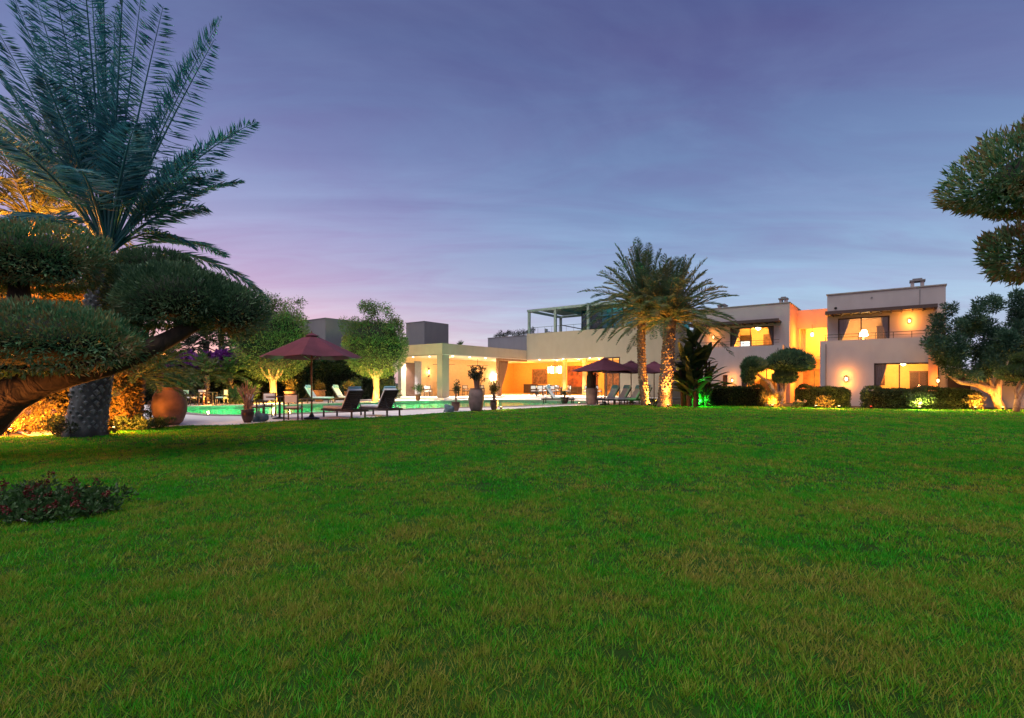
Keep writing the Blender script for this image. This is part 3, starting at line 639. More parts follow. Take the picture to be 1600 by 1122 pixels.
def frame(name, label, a, b, z, w, h, axis='b', mat=None, fm=None, cat='picture', group=None):
    t = thing(name, label, cat, G(a, b, z), group); m = MB(); f = .05
    def bx(mm, p0, p1, d0, d1, z0, z1):
        if axis == 'b': mm.g(a + p0, a + p1, b - d1, b - d0, z0, z1)
        else: mm.g(a + d0, a + d1, b + p0, b + p1, z0, z1)
    bx(m, -w / 2, w / 2, 0, .05, z - h / 2, z - h / 2 + f); bx(m, -w / 2, w / 2, 0, .05, z + h / 2 - f, z + h / 2); bx(m, -w / 2, -w / 2 + f, 0, .05, z - h / 2 + f, z + h / 2 - f); bx(m, w / 2 - f, w / 2, 0, .05, z - h / 2 + f, z + h / 2 - f)
    m.build('frame', fm or M_wood, t); m = MB(); bx(m, -w / 2 + f, w / 2 - f, 0, .025, z - h / 2 + f, z + h / 2 - f); m.build('canvas', mat or M_art, t); return t
frame('picture', 'small dark framed picture on the back wall seen through the lower right window', 26.5, 9.93, 1.45, .5, .6, mat=M_art2)
frame('picture', 'round edged brown picture on the back wall of the upper left room', 20.1, 12.43, 4.3, .8, .9, mat=M_art2)
t = thing('inner_door', 'white self-glowing inner doorway seen through the upper left window', 'door', G(18.9, 12.3, 3.1)); m = MB(); m.g(18.2, 18.85, 12.36, 12.42, 3.1, 4.3); m.build('door_leaf', E_doorglow, t); m = MB(); m.g(18.12, 18.2, 12.34, 12.42, 3.1, 4.75); m.g(18.85, 18.93, 12.34, 12.42, 3.1, 4.75); m.g(18.2, 18.85, 12.34, 12.42, 4.3, 4.75); m.build('door_frame', M_wood, t)
cabinet(27.9, 28.75, 9.3, 9.88, .06, 1.9, 'tall brown cabinet at the back of the lower right room'); cabinet(26.35, 27.0, 10.2, 10.85, 3.0, 1.7, 'tall brown wardrobe at the back of the upper right room'); cabinet(19.9, 20.7, 10.2, 10.85, .06, 1.5, 'brown cabinet at the back of the lower left room'); cabinet(19.2, 20.6, 11.6, 12.3, 3.0, .95, 'low wooden cabinet under the round edged picture')
# hall behind the entrance opening
room(V_, 21.86, 24.06, 12.56, 15.5, 2.9, 5.4, M_wallin); lamp('POINT', G(23, 14, 4.7), (1, .50, .08), 330, .15)
curtain(V_, G(21.98, 12.7), UD, 3.1, 5.0, .35, .3, M_curt, 3)
lamp('POINT', G(22.9, 10.8, 4.2), (1, .32, .03), 380, .2); lamp('POINT', G(22.9, 10.4, 1.6), (1, .32, .03), 480, .2)
m = MB(); m.g(22.2, 23.6, 12.24, 12.29, .0, 2.2); dd = m.build('door', M_woodm, V_); m = MB(); m.g(22.85, 22.9, 12.19, 12.24, .2, 2.1); m.g(22.3, 22.33, 12.18, 12.24, .95, 1.15); m.build('handle', M_metal, dd)
t = thing('pendant_lantern', 'small lantern hanging in the orange entrance recess', 'lantern', G(22.9, 10.9, 4.4)); m = MB(); [m.tube([G(22.9 + u_, 10.9 + v_, 4.3), G(22.9 + u_, 10.9 + v_, 4.57)], .008, 4) for u_ in (-.09, .09) for v_ in (-.03, .03)]; m.tube([G(22.9, 10.9, 4.6), G(22.9, 10.9, 5.1)], .012, 5); m.tube([G(22.9, 10.9, 5.1), G(22.9, 12.3, 5.1)], .015, 5); m.lathe(G(22.9, 10.9, 4.3), [(.10, 0), (.10, .02)], 10); m.lathe(G(22.9, 10.9, 4.55), [(.11, 0), (.03, .08)], 10); m.build('lantern_frame', M_metal, t); m = MB(); m.lathe(G(22.9, 10.9, 4.32), [(.08, 0), (.08, .23)], 10); m.build('lantern_glass', E_warm, t)
# railings on the balcony parapets
for (a0, a1, b, lab) in [(16.1, 21.4, 8.3, 'thin dark railing along the left balcony parapet'), (24.0, 28.9, 6.6, 'thin dark railing along the right balcony parapet')]:
    t = thing('balcony_railing', lab, 'railing', G(a0, b, PAR), 'balcony railings'); m = MB(); m.tube([G(a0, b, PAR + .34), G(a1, b, PAR + .34)], .018, 6); m.build('top_rail', M_metal, t)
    m = MB(); m.tube([G(a0, b, PAR + .18), G(a1, b, PAR + .18)], .012, 6); m.build('middle_rail', M_metal, t)
    x = a0 + .05
    while x < a1: m = MB(); m.tube([G(x, b, PAR - .02), G(x, b, PAR + .34)], .014, 6); m.build('post', M_metal, t); x += .78
# chimneys
for (a0, a1, b0, b1, zt) in [(27.95, 28.5, 8.3, 8.85, 7.0), (21.2, 21.6, 9.6, 10.0, 6.85), (16.7, 17.2, 12, 12.5, 7.1)]:
    m = MB(); m.g(a0, a1, b0, b1, 6.0, zt - .42); m.g(a0 - .02, a0 + .14, b0, b1, zt - .42, zt - .12); m.g(a1 - .14, a1 + .02, b0, b1, zt - .42, zt - .12)
    ch = m.build('chimney', M_wallv, V_); m = MB(); m.g(a0 - .07, a1 + .07, b0 - .07, b1 + .07, zt - .12, zt - .04); m.g(a0 + .06, a1 - .06, b0 + .06, b1 - .06, zt - .04, zt + .05); m.build('chimney_cap', M_wallg, ch)
# small fittings on the right block
t = thing('security_camera', 'small dark camera high on the upper corner of the right block', 'camera', G(24.5, 7.3, 5.62)); m = MB(); m.tube([G(24.5, 7.36, 5.62), G(24.5, 7.22, 5.6)], .03, 8); m.lathe(G(24.5, 7.18, 5.52), [(.02, 0), (.07, .03), (.08, .1), (.03, .14)], 12); m.build('housing', M_metal, t)
t = thing('wall_vent', 'tiny round vent high on the right block wall', 'vent', G(26.2, 7.3, 6.05)); m = MB(); m.tube([G(26.2, 7.36, 6.05), G(26.2, 7.33, 6.05)], .05, 12); m.build('cover', M_wallg, t)
m = MB(); m.tube([G(28.3, 7.33, 5.4), G(28.3, 7.33, 6.3)], .012, 5); m.build('drain_pipe', M_wallg, V_); m = MB(); m.tube([G(21.35, 8.12, .0), G(21.35, 8.12, 3.5)], .03, 6); m.build('drain_pipe', M_wallg, V_); m = MB(); m.tube([G(24.1, 6.41, 0), G(24.1, 6.41, 3.5)], .03, 6); m.build('drain_pipe', M_wallg, V_)
sconce('wall_lantern', 'lit lantern on the upper wall left of the left balcony window', G(17.2, 9.07, 4.44), 50)
sconce('wall_lantern', 'lit lantern on the upper wall right of the right balcony window', G(27.86, 7.36, 4.62), 100)
sconce('wall_lantern', 'large lit lantern on the lower wall of the right block', G(25.07, 6.46, 1.5), 110, 1.25)
sconce('wall_lantern', 'low lit lantern beside the narrow dark door of the left wing', G(18.65, 8.17, 1.45), 55)
sconce('wall_lantern', 'lit lantern at the outer right corner of the villa', G(29.0, 6.42, 1.4), 60)
m = MB(); m.g(18.02, 18.33, 8.3, 8.36, 0, 1.81); m.build('door', M_door, V_)
m = MB(); m.g(28.62, 28.98, 6.40, 6.457, 0, 3.0); m.build('wall_pier', M_wallt, V_)
# garden wall and white canopy beside the villa
t = thing('garden_wall', 'low stucco garden wall running right from the villa behind the olive tree', 'wall', G(31, 8)); m = MB(); m.g(29.37, 38, 8.3, 8.5, 0, 1.95); m.build('wall', M_wallv, t); m = MB(); m.g(29.37, 38.03, 8.25, 8.55, 1.95, 2.0); m.build('coping', M_wallg, t); m = MB(); m.g(29.5, 30.4, 8.24, 8.297, 0, 1.7); m.build('door', M_door, t)
t = thing('roof_canopy', 'white flat canopy on thin posts seen between the palms and the left wing', 'canopy', G(13.6, 15)); m = MB(); m.g(12.6, 17.6, 16, 19, 5.6, 5.75); m.build('roof', M_white, t)
for (a, b) in [(12.8, 16.2), (14.6, 16.2), (16.4, 16.2), (12.8, 18.8), (16.4, 18.8)]: m = MB(); m.g(a, a + .08, b, b + .08, 0, 5.6); m.build('post', M_white, t)
m = MB(); m.g(11.5, 15.84, 14.5, 19, 0, 4.7); m.build('wall', M_wallv, t)

# --- main house and veranda
H_ = thing('main_house', 'long beige main house with open lit dining room and pillared veranda by the pool', 'house', G(4, 11))
FZ = .15; SOF = 3.4
m = MB(); m.g(-5.2, .45, -.3, 11, 0.0, FZ); m.g(-7, 13.3, 11.0, 18, 0.0, FZ); m.g(.45, 9.5, 7.2, 11, 0.0, FZ); m.build('terrace_floor', M_floor, H_)
m = MB(); m.g(-5, 0, 0, 11, SOF, SOF + .06); m.g(-6.8, 13.2, 11.26, 17.9, SOF, SOF + .06); m.build('ceiling', M_ceil, H_)
m = MB(); m.g(-5, 0, 0, .3, SOF + .06, 4.28); m.g(-.3, 0, .3, 10.99, SOF + .06, 4.28); m.g(-5, -4.7, .3, 11, SOF + .06, 4.28); m.g(-4.7, -.3, .3, 11, 4.0, 4.08); m.g(-5, 0, 0, .25, SOF - .0, SOF + .06)
m.build('veranda_fascia', M_wall, H_)
for (a0, a1, b0, b1) in [(-.55, 0, 0, .75), (-5.0, -4.62, 0, .5)]: m = MB(); m.g(a0, a1, b0, b1, FZ, SOF); m.build('pillar', M_wall, H_)
m = MB(); m.g(-5.25, -5.0, .5, 13.2, FZ, 4.2); m.build('veranda_wall', M_wallin, H_)
m = MB(); wallb(m, 11, 11.25, 0, 13.3, FZ, 5.8, [(0, 9.3, FZ, SOF)]); m.g(13.05, 13.3, 11.25, 20, 0, 5.8); m.g(0, .25, 11.25, 18, SOF + .06, 5.8); m.g(.25, 13.05, 11.25, 18, 5.2, 5.3)
m.build('upper_wall', M_wall, H_)
m = MB(); m.g(-7, 13.05, 17.9, 18.15, FZ, SOF); m.g(-7, -6.75, 13.2, 17.9, FZ, SOF); m.g(-7, -5.25, 13.2, 13.4, FZ, SOF); m.g(9.4, 9.6, 11.26, 17.9, FZ, SOF); m.g(3.25, 3.55, 12.0, 12.3, FZ, SOF); m.g(5.25, 5.6, 12.0, 12.3, FZ, SOF)
m.build('dining_wall', M_wallora, H_)
m = MB(); m.g(-.12, .03, 6.62, 6.85, FZ, SOF); m.g(-.12, .03, 6.85, 11, 3.22, 3.4); m.build('timber_frame', M_woodm, H_)
m = MB(); m.g(8.0, 8.12, 10.98, 11.1, FZ, SOF); m.g(9.2, 9.3, 10.98, 11.1, FZ, SOF); m.g(8.12, 9.2, 10.98, 11.1, SOF - .1, SOF); m.g(8.6, 8.68, 11, 11.08, FZ, SOF - .1); w = m.build('window', M_wood, H_); m = MB(); m.g(8.12, 9.2, 11.03, 11.04, FZ, SOF - .1); m.build('pane', M_glass, w)
curtain(H_, G(-.05, 6.95), VD, FZ, 3.2, 1.25, .3, M_curtb, 6)
curtain(H_, G(-4.95, 1.7), VD, FZ + .05, 3.1, .8, .75, M_curtg, 6)
m = MB(); m.g(-4.99, -4.93, .8, 1.75, FZ, 2.95); m.build('door', M_door, H_)
# glass roof room, pergola on the roof terrace
t = thing('roof_pergola', 'pale green steel pergola over the roof terrace', 'pergola', G(4, 12, 5.8))
for (a, b) in [(.05, 11.06), (2.9, 11.06), (.05, 16.6), (2.9, 16.6), (6.2, 11.06), (9.6, 11.06), (12.9, 11.06)]: m = MB(); m.g(a, a + .22, b, b + .18, 5.3 if b > 12 else 5.8, 7.82); m.build('post', M_white, t)
m = MB(); m.g(0, 13.2, 11.03, 11.27, 7.82, 8.02); m.g(0, .24, 11.27, 16.8, 7.82, 8.02); m.g(.24, 13.2, 16.6, 16.8, 7.82, 8.02); m.g(2.9, 3.12, 11.27, 16.6, 7.82, 8.02); m.build('beam', M_white, t)
m = MB()
for k in range(24): x = .5 + k * .52; m.g(x, x + .47, 11.3, 16.55, 8.03, 8.07)
m.build('louvre_roof', M_white, t)
t = thing('glass_room', 'teal glass walled room on the roof terrace behind the palms', 'glass room', G(8, 14, 5.3))
m = MB()
for k in range(9): x = 4.6 + k * 1.0; m.g(x, x + .07, 13.0, 13.07, 5.3, 7.75)
for k in range(5): y = 13.1 + k * 1.0; m.g(4.6, 4.67, y, y + .07, 5.3, 7.75)
m.g(4.6, 13, 12.98, 13.1, 7.75, 7.8); m.build('frame', M_metal, t)
m = MB(); m.g(4.62, 13, 13.03, 13.045, 5.3, 7.75); m.g(4.62, 4.635, 13.05, 17, 5.3, 7.75); m.build('pane', M_glasst, t)
m = MB(); m.g(4.7, 13, 16.9, 17, 5.3, 7.75); m.build('wall', princ('wall_teal', (.08, .26, .30), .7), t); m = MB(); m.g(4.5, 13.1, 12.9, 17, 7.805, 7.815); m.build('roof', M_white, t)
lamp('POINT', G(7, 15, 7.0), (.4, .85, .9), 75, .3); lamp('POINT', G(11, 15, 7.0), (.4, .85, .9), 75, .3)
t = thing('terrace_railing', 'thin railing with slim posts on the roof terrace edge', 'railing', G(3, 11.4, 5.8)); m = MB(); m.tube([G(.3, 11.12, 6.35), G(12.8, 11.12, 6.35)], .018, 6); m.build('top_rail', M_metal, t)
for k in range(17): m = MB(); m.tube([G(.4 + k * .75, 11.12, 5.79), G(.4 + k * .75, 11.12, 6.35)], .012, 5); m.build('post', M_metal, t)
m = MB(); m.tube([G(.3, 16.5, 7.1), G(2.9, 16.5, 6.5), G(5, 16.5, 6.3)], .05, 6); m.tube([G(2.9, 16.7, 6.2), G(.3, 16.7, 6.2)], .03, 6); m.build('rear_rail', M_metal, t)
# set back volumes
for (nm, lab, a0, a1, b0, b1, z1, mt) in [('roof_block', 'dark cubic roof block rising behind the veranda', -9.03, -6.6, 4.4, 7.5, 6.8, 'stucco_grey'), ('annex_building', 'plain grey annex with a sharp corner behind the round tree', -17, -11.6, -2.3, 3.6, 6.8, 'stucco_grey'), ('planted_terrace', 'low blue grey block with a planted roof left of the roof terrace', -5.5, -.01, 12, 17, 5.75, 'stucco_blue')]:
    mm = MATS.get(mt) or stucco('stucco_blue', (.20, .21, .25))
    t = thing(nm, lab, 'building', G((a0 + a1) / 2, (b0 + b1) / 2)); m = MB(); m.g(a0, a1, b0, b1, 0 if nm != 'planted_terrace' else SOF + .1, z1); m.build('wall', mm, t)
    m = MB(); m.g(a0 - .03, a1 + .0, b0 - .03, b0 + .2, z1, z1 + .05); m.g(a1 - .2, a1, b0 + .2, b1, z1, z1 + .05); m.g(a0 - .03, a0 + .2, b0 + .2, b1, z1, z1 + .05); m.build('coping', M_wallg, t)
ORD = ['first', 'second', 'third', 'fourth', 'fifth', 'sixth', 'seventh', 'eighth', 'ninth', 'tenth']
for k in range(9):
    a = -4.6 + k * .55; t = thing('roof_plant', ORD[k] + ' spiky shrub from the left on the planted roof edge', 'plant', G(a, 12.3, 5.8), 'shrubs in a row on the planted roof')
    cen = [G(a + random.uniform(-.15, .15), 12.3, 5.85 + random.uniform(0, .1 + .5 * abs(math.sin(k * 1.7)))) for _ in range(4)]
    cloud('foliage', cen, [random.uniform(.14, .3)] * 4, 330, .13, .04, F_hedgedk, t); m = MB(); m.tube([G(a, 12.3, 5.74), G(a, 12.3, 6.3)], .015, 5); m.build('stem', M_bark, t)
t = thing('roof_agave', 'small spiky agave on the veranda roof edge', 'plant', G(-.15, 2.2, 4.28)); n_ = 40; d = rand_dirs(n_); d[:, 2] = np.abs(d[:, 2]) + .35; V, F = leaves(np.array([G(-.15, 2.2, 4.27)] * n_), d, .42, .05); npmesh('leaves', V, F, F_lush, t, tint=RNG.random(n_))
# chairs silhouettes on roof terrace are made below with the chair builder

# interior things of the dining room
frame('picture', 'dark painting in a wide orange frame, leftmost on the dining room wall', -3.2, 17.89, 1.95, 1.9, 1.6, mat=M_art2, fm=M_curtb, group='paintings in the dining room')
frame('picture', 'large dark red painting behind the chandelier on the dining room wall', 1.9, 17.89, 1.8, 3.6, 2.4, mat=M_art, group='paintings in the dining room')
frame('picture', 'tall narrow dark painting, rightmost on the dining room wall', 5.6, 17.89, 1.75, 1.7, 2.5, mat=M_art2, fm=M_curtb, group='paintings in the dining room')
cabinet(-4.4, -3.0, 16.6, 17.2, FZ, 1.0, 'dark low cabinet under the left painting in the dining room', M_wood)
cabinet(.2, 3.4, 17.2, 17.8, FZ, .75, 'long dark sideboard under the red painting')
tlamp(-4.9, 12.2, FZ + .9, 'lit cone lampshade beside the draped veranda curtain', 1.7, E_hot)
cabinet(-5.2, -4.4, 11.9, 12.5, FZ, .9, 'small side cabinet carrying the lit cone lamp', M_woodm)
def chandelier(a, b, z, label):
    t = thing('chandelier', label, 'chandelier', G(a, b, z)); m = MB(); m.tube([G(a, b, z + .1), G(a, b, SOF)], .015, 6); 
    ring = [G(a + math.cos(k * .393) * .62, b + math.sin(k * .393) * .62, z + .1) for k in range(17)]; m.tube(ring, .03, 6, caps=False); m.tube([G(a - .62, b, z + .1), G(a + .62, b, z + .1)], .02, 6); m.tube([G(a, b - .62, z + .1), G(a, b + .62, z + .1)], .02, 6); m.build('ring', M_metal, t)
    for k in range(16):
        x, y, _ = ring[k]; m = MB(); m.lathe((x, y, z - .55), [(.045, 0), (.05, .3), (.045, .62)], 6); m.build('glass_drop', E_screen if k % 3 else E_hot, t)
    lamp('POINT', G(a, b, z - .3), (1, .45, .07), 110, .3)
chandelier(1.6, 13.3, 2.75, 'wide ring chandelier of glowing glass drops over the dining table')
for (a, b, e_) in [(-3, 15.5, 90), (1.8, 16, 130), (5.5, 14, 150), (-5.6, 14.8, 70), (8.5, 13.5, 90)]: lamp('POINT', G(a, b, 2.9), (1, .34, .025), e_ * 1.9, .15)
for k, (a, b) in enumerate([(5.0, 11.8), (7.0, 11.8), (2.8, 11.7)]):
    t = thing('ceiling_spot', ['middle', 'rightmost', 'leftmost'][k] + ' of the bright ceiling spotlights in the dining room opening', 'ceiling light', G(a, b, 3.38), 'spotlights in the dining room ceiling'); m = MB(); m.lathe(G(a, b, 3.34), [(.09, 0), (.09, .06)], 14); m.build('trim', M_white, t); m = MB(); m.lathe(G(a, b, 3.33), [(.07, 0), (.07, .008)], 14); m.build('bulb', E_hot, t)
    lamp('POINT', G(a, b, 3.2), (1, .62, .2), 45, .06)
# floor washed by downlights under the veranda edge and the terrace
for k, (a, b) in enumerate([(-4.2, .9), (-2.3, .9), (-.45, 1.6), (-.45, 3.6), (-.45, 5.6), (-.3, 7.8), (-.3, 9.8), (1.5, 10.85), (4, 10.85), (6.6, 10.85)]):
    t = thing('ceiling_spot', ['first', 'second', 'third', 'fourth', 'fifth', 'sixth', 'seventh', 'eighth', 'ninth', 'tenth'][k] + ' recessed downlight from the left along the veranda ceiling edge', 'ceiling light', G(a, b, 3.38), 'downlights round the veranda ceiling'); m = MB(); m.lathe(G(a, b, 3.35), [(.06, 0), (.06, .05)], 12); m.build('bulb', E_white, t)
    lamp('SPOT', G(a, b, 3.33), (1, .84, .66), 2800, .06, tgt=G(a + (.9 if a > -1 else 0), b - (.6 if b < 1 or b > 10.5 else 0), 0), spot=100, blend=.8)
for (a, b) in [(-2.5, 3), (-2.5, 6.5), (-2.5, 9.5)]: lamp('POINT', G(a, b, 2.9), (1, .47, .17), 80, .2)
def fan(a, b, label):
    t = thing('ceiling_fan', label, 'ceiling fan', G(a, b, 3.4), 'ceiling fans on the veranda'); m = MB(); m.tube([G(a, b, 2.85), G(a, b, 3.4)], .02, 8); m.build('down_rod', M_metal, t); m = MB(); m.lathe(G(a, b, 2.72), [(.05, 0), (.12, .04), (.12, .12), (.04, .16)], 14); m.build('motor', M_metal, t)
    for k in range(4):
        an = k * 1.571 + .4; c_, s_ = math.cos(an), math.sin(an); m = MB(); w = .07
        m.add([G(a + c_ * .12 - s_ * w, b + s_ * .12 + c_ * w, 2.80), G(a + c_ * .12 + s_ * w, b + s_ * .12 - c_ * w, 2.78), G(a + c_ * .95 + s_ * w, b + s_ * .95 - c_ * w, 2.78), G(a + c_ * .95 - s_ * w, b + s_ * .95 + c_ * w, 2.80)] + [G(a + c_ * .12 - s_ * w, b + s_ * .12 + c_ * w, 2.82), G(a + c_ * .12 + s_ * w, b + s_ * .12 - c_ * w, 2.80), G(a + c_ * .95 + s_ * w, b + s_ * .95 - c_ * w, 2.80), G(a + c_ * .95 - s_ * w, b + s_ * .95 + c_ * w, 2.82)], MB.BF); m.build('blade', M_wood, t)
fan(-2.4, 2.6, 'dark four blade ceiling fan at the pillar end of the veranda'); fan(-2.2, 6.6, 'dark four blade ceiling fan near the draped curtain')
t = thing('wall_clock_sconce', 'twisted metal wall lamp on the peach veranda wall', 'wall lamp', G(-4.99, 5.0, 2.2))
t.name = 'wall_lamp'
bz = {660: 0}
def vwall(px):      # bearing -> b on the veranda wall (a=-5)
    r_ = (px - 800) / 800; A0 = OX - 5 * UX; B0 = OY - 5 * UY; return (r_ * B0 - A0) / (VX - r_ * VY)
b_s = vwall(669); m = MB(); m.lathe(G(-4.9, b_s, 2.45), [(.0, .16), (.10, .0)], 10); m.lathe(G(-4.9, b_s, 1.75), [(.10, .16), (.0, .0)], 10); m.tube([G(-4.98, b_s, 2.25), G(-4.88, b_s + .1, 2.2), G(-4.9, b_s, 2.0)], .025, 6); m.build('bracket', M_metal, t); m = MB(); m.lathe(G(-4.9, b_s, 2.05), [(.03, 0), (.06, .15), (.03, .3)], 10); m.build('bulb', E_warm, t); lamp('POINT', G(-4.7, b_s, 2.2), (1, .62, .25), 22, .05)
t.location = G(-4.99, b_s, 2.2)
for ch in [o for o in bpy.data.objects if o.parent == t]:
    d_ = Vector(G(-4.99, 5.0, 2.2)) - Vector(G(-4.99, b_s, 2.2)); ch.location = d_

# ------------------------------------------------------------ garden lamps
def uplight(px, Y, label, col=(1, .38, .05), e=120, hot=None, z=.3, tgt=None, hz=.12, group='garden uplights'):
    x, y, _ = P(px, Y); t = thing('garden_uplight', label, 'garden light', (x, y, 0), group)
    m = MB(); m.tube([(x, y, -.02), (x, y, .06)], .012, 6); m.lathe((x, y, .05), [(.03, 0), (.055, .02), (.06, .10), (.065, .105)], 14); m.build('housing', M_metal, t, smooth=True)
    m = MB(); m.lathe((x, y, .157), [(.05, 0), (.04, .006), (.02, .008)], 14); m.build('lens', hot or E_warm, t)
    lamp('POINT', (x, y - .05, z), col, e, .06)
    return t
uplight(1044, 26.6, 'bright orange uplight at the foot of the right palm trunk', e=70)
uplight(1015, 28.3, 'orange uplight between the two palm trunks', e=50)
uplight(1092, 27.6, 'green uplight at the foot of the banana plants', (.02, 1, .05), 170, E_green)
uplight(1207, 26.4, 'very bright uplight beneath the cloud pruned tree', e=240, z=.35)
uplight(1275, 25.6, 'orange uplight before the left half of the middle hedge', e=130)
uplight(1311, 25.2, 'orange uplight before the right end of the middle hedge', (1, .52, .08), e=150)
uplight(1437, 24.3, 'yellow uplight before the long right hedge', (1, .78, .18), 260)
uplight(1361, 24.9, 'small red light at the left foot of the long right hedge', (1, .04, .02), 22, E_red, z=.15)
uplight(1524, 23.9, 'orange uplight at the right end of the long right hedge', (1, .46, .08), 170)
uplight(1567, 24.0, 'orange uplight at the foot of the loose olive tree', e=230, z=.25)
uplight(783, 24.3, 'yellow uplight beside the small orange lit pot', (1, .62, .14), 60)
uplight(427, 32.4, 'warm uplight at the foot of the left round olive tree', (1, .50, .08), 1000, z=.2)
uplight(592, 34.6, 'warm uplight at the foot of the round olive tree near the veranda', (1, .52, .09), 850, z=.2)
uplight(14, 12.7, 'orange uplight far left before the glowing hedge', (1, .30, .03), 560, z=.35)
uplight(92, 12.9, 'orange uplight left of the thick palm trunk', (1, .32, .03), 260, z=.3)
uplight(178, 13.2, 'orange uplight right of the thick palm trunk', (1, .29, .03), 330, z=.4)
uplight(226, 15.1, 'orange uplight left of the large round jar', (1, .36, .05), 12, z=.5)
uplight(326, 30.0, 'orange uplight below the fern palm beyond the pool', (1, .42, .08), 60, z=.4)
uplight(452, 33.2, 'orange uplight beside the potted shrubs beyond the pool', (1, .38, .08), 60, z=.5)
uplight(905, 29.4, 'small warm uplight by the dark flowerpot on the pool edge', (1, .6, .3), 14)

# ------------------------------------------------------------ trees
# big palm on the left
tp = lambda px, py, Y: P(px, Y, py)
ex = []
for (px, py, Y, h) in [(400, 190, 12.0, .16), (372, 205, 13.4, .2), (335, 62, 12.4, .06), (300, 95, 13.6, .1), (345, 268, 11.5, .18), (322, 325, 12.6, .28), (300, 385, 12.2, .4), (255, 10, 12.0, .04), (225, -40, 13.2, .03), (195, -70, 11.6, .02), (160, -90, 12.6, .02), (125, -110, 11.4, .01), (140, -60, 13.5, .01), (100, -60, 12.4, .03), (70, -90, 12, .03), (45, -40, 13.2, .03), (20, -10, 12, .05), (-20, 20, 13, .06), (-40, 60, 12, .08), (-60, 130, 12.4, .12), (-40, 190, 13.6, .15), (5, 150, 12.8, .1), (60, 60, 13.8, .05), (180, 20, 13.8, .02), (280, 250, 13.9, .15), (345, 30, 14, .1)]:
    ex.append((*P(px, Y, py), h))
palm('date_palm', 'huge feathery palm with thick grey scaled trunk in the left foreground', P(133, 12.4), P(170, 12.4, 398), .40, .33, 34, 4.2, F_palm, M_palmgrey, M_boot, extra=ex, nl=100, ll=.60, lw=.040, bare=.25, hang=.42, emin=.1, emax=1.45, wind=(.15, 0), skip=lambda s_, e_: (e_[0] < s_[0] - .4 and e_[2] < 6.8) or e_[0] > s_[0] + 3.0, bsz=.085, brows=36, bn=15)
# orange lit palm behind it
palm('date_palm', 'orange lit palm rising behind the left foreground topiary', P(40, 14.8), P(52, 14.8, 345), .22, .2, 64, 3.3, F_palmo, M_palmbark, M_bootb, nl=46, ll=.42, lw=.035, emin=-.5, emax=1.3)
lamp('POINT', P(85, 14.0, 385), (1, .34, .03), 700, .15); lamp('POINT', P(15, 13.8, 375), (1, .32, .03), 500, .15)  # added lamps without a fixture, put below the crown to light it orange
lamp('POINT', P(85, 13.6, 455), (1, .22, .03), 160, .15); lamp('SPOT', (-9.4, 8.1, .2), (1, .30, .05), 900, .1, tgt=P(30, 8.6, 545), spot=75, blend=1); lamp('SPOT', P(262, 10.2, 665), (1, .36, .08), 150, .1, tgt=P(318, 9.3, 505), spot=60, blend=1); lamp('SPOT', P(55, 9.9, 655), (1, .30, .05), 500, .1, tgt=P(30, 8.7, 560), spot=90, blend=1)
# central palms
palm('date_palm', 'slender tall palm, left of the pair by the terrace parasols', P(1009, 28.6), P(1003, 28.6, 484), .24, .19, 96, 3.45, F_palmc, M_palmbark, M_bootb, 'uplit palms on the lawn edge', nl=56, ll=.46, lw=.038, emin=-.15, emax=1.5, bsz=.085, brows=34, bn=9, high=.22, wind=(-.3, 0), lean=-1)
palm('date_palm', 'thick trunked palm, right of the pair by the banana plants', P(1038, 27.2), P(1047, 27.2, 502), .36, .28, 96, 3.35, F_palmc, M_palmbark, M_bootb, 'uplit palms on the lawn edge', nl=56, ll=.46, lw=.038, emin=-.05, emax=1.5, bsz=.10, brows=32, bn=12, high=.12, wind=(.5, 0))
for (px, Y, tx, ty, e_) in [(1044, 26.5, 1042, 470, 2600), (1018, 28.2, 1006, 470, 2400), (1024, 27.6, 1025, 440, 1500)]: lamp('SPOT', P(px, Y, 630), (1, .36, .05), e_ * 1.3, .08, tgt=P(tx, Y + .6, ty), spot=70, blend=1)
# distant palms against the sunset
for k, (px, py, Y, L_) in enumerate([(297, 545, 46, 2.2), (322, 532, 48, 2.5), (346, 517, 50, 2.8), (372, 545, 47, 1.8)]):
    palm('distant_palm', ['lowest dark palm silhouette against the sunset, leftmost', 'middle dark palm silhouette against the sunset', 'tallest dark palm silhouette against the sunset', 'small dark palm silhouette beside the round tree'][k], P(px, Y), P(px, Y, py), .28, .25, 26, L_, F_hedgedk, M_palmbark, M_boot, 'palms silhouetted beyond the far hedge', nl=20, ll=.5, lw=.09, brows=8, bn=6, emin=-.2, emax=1.2)
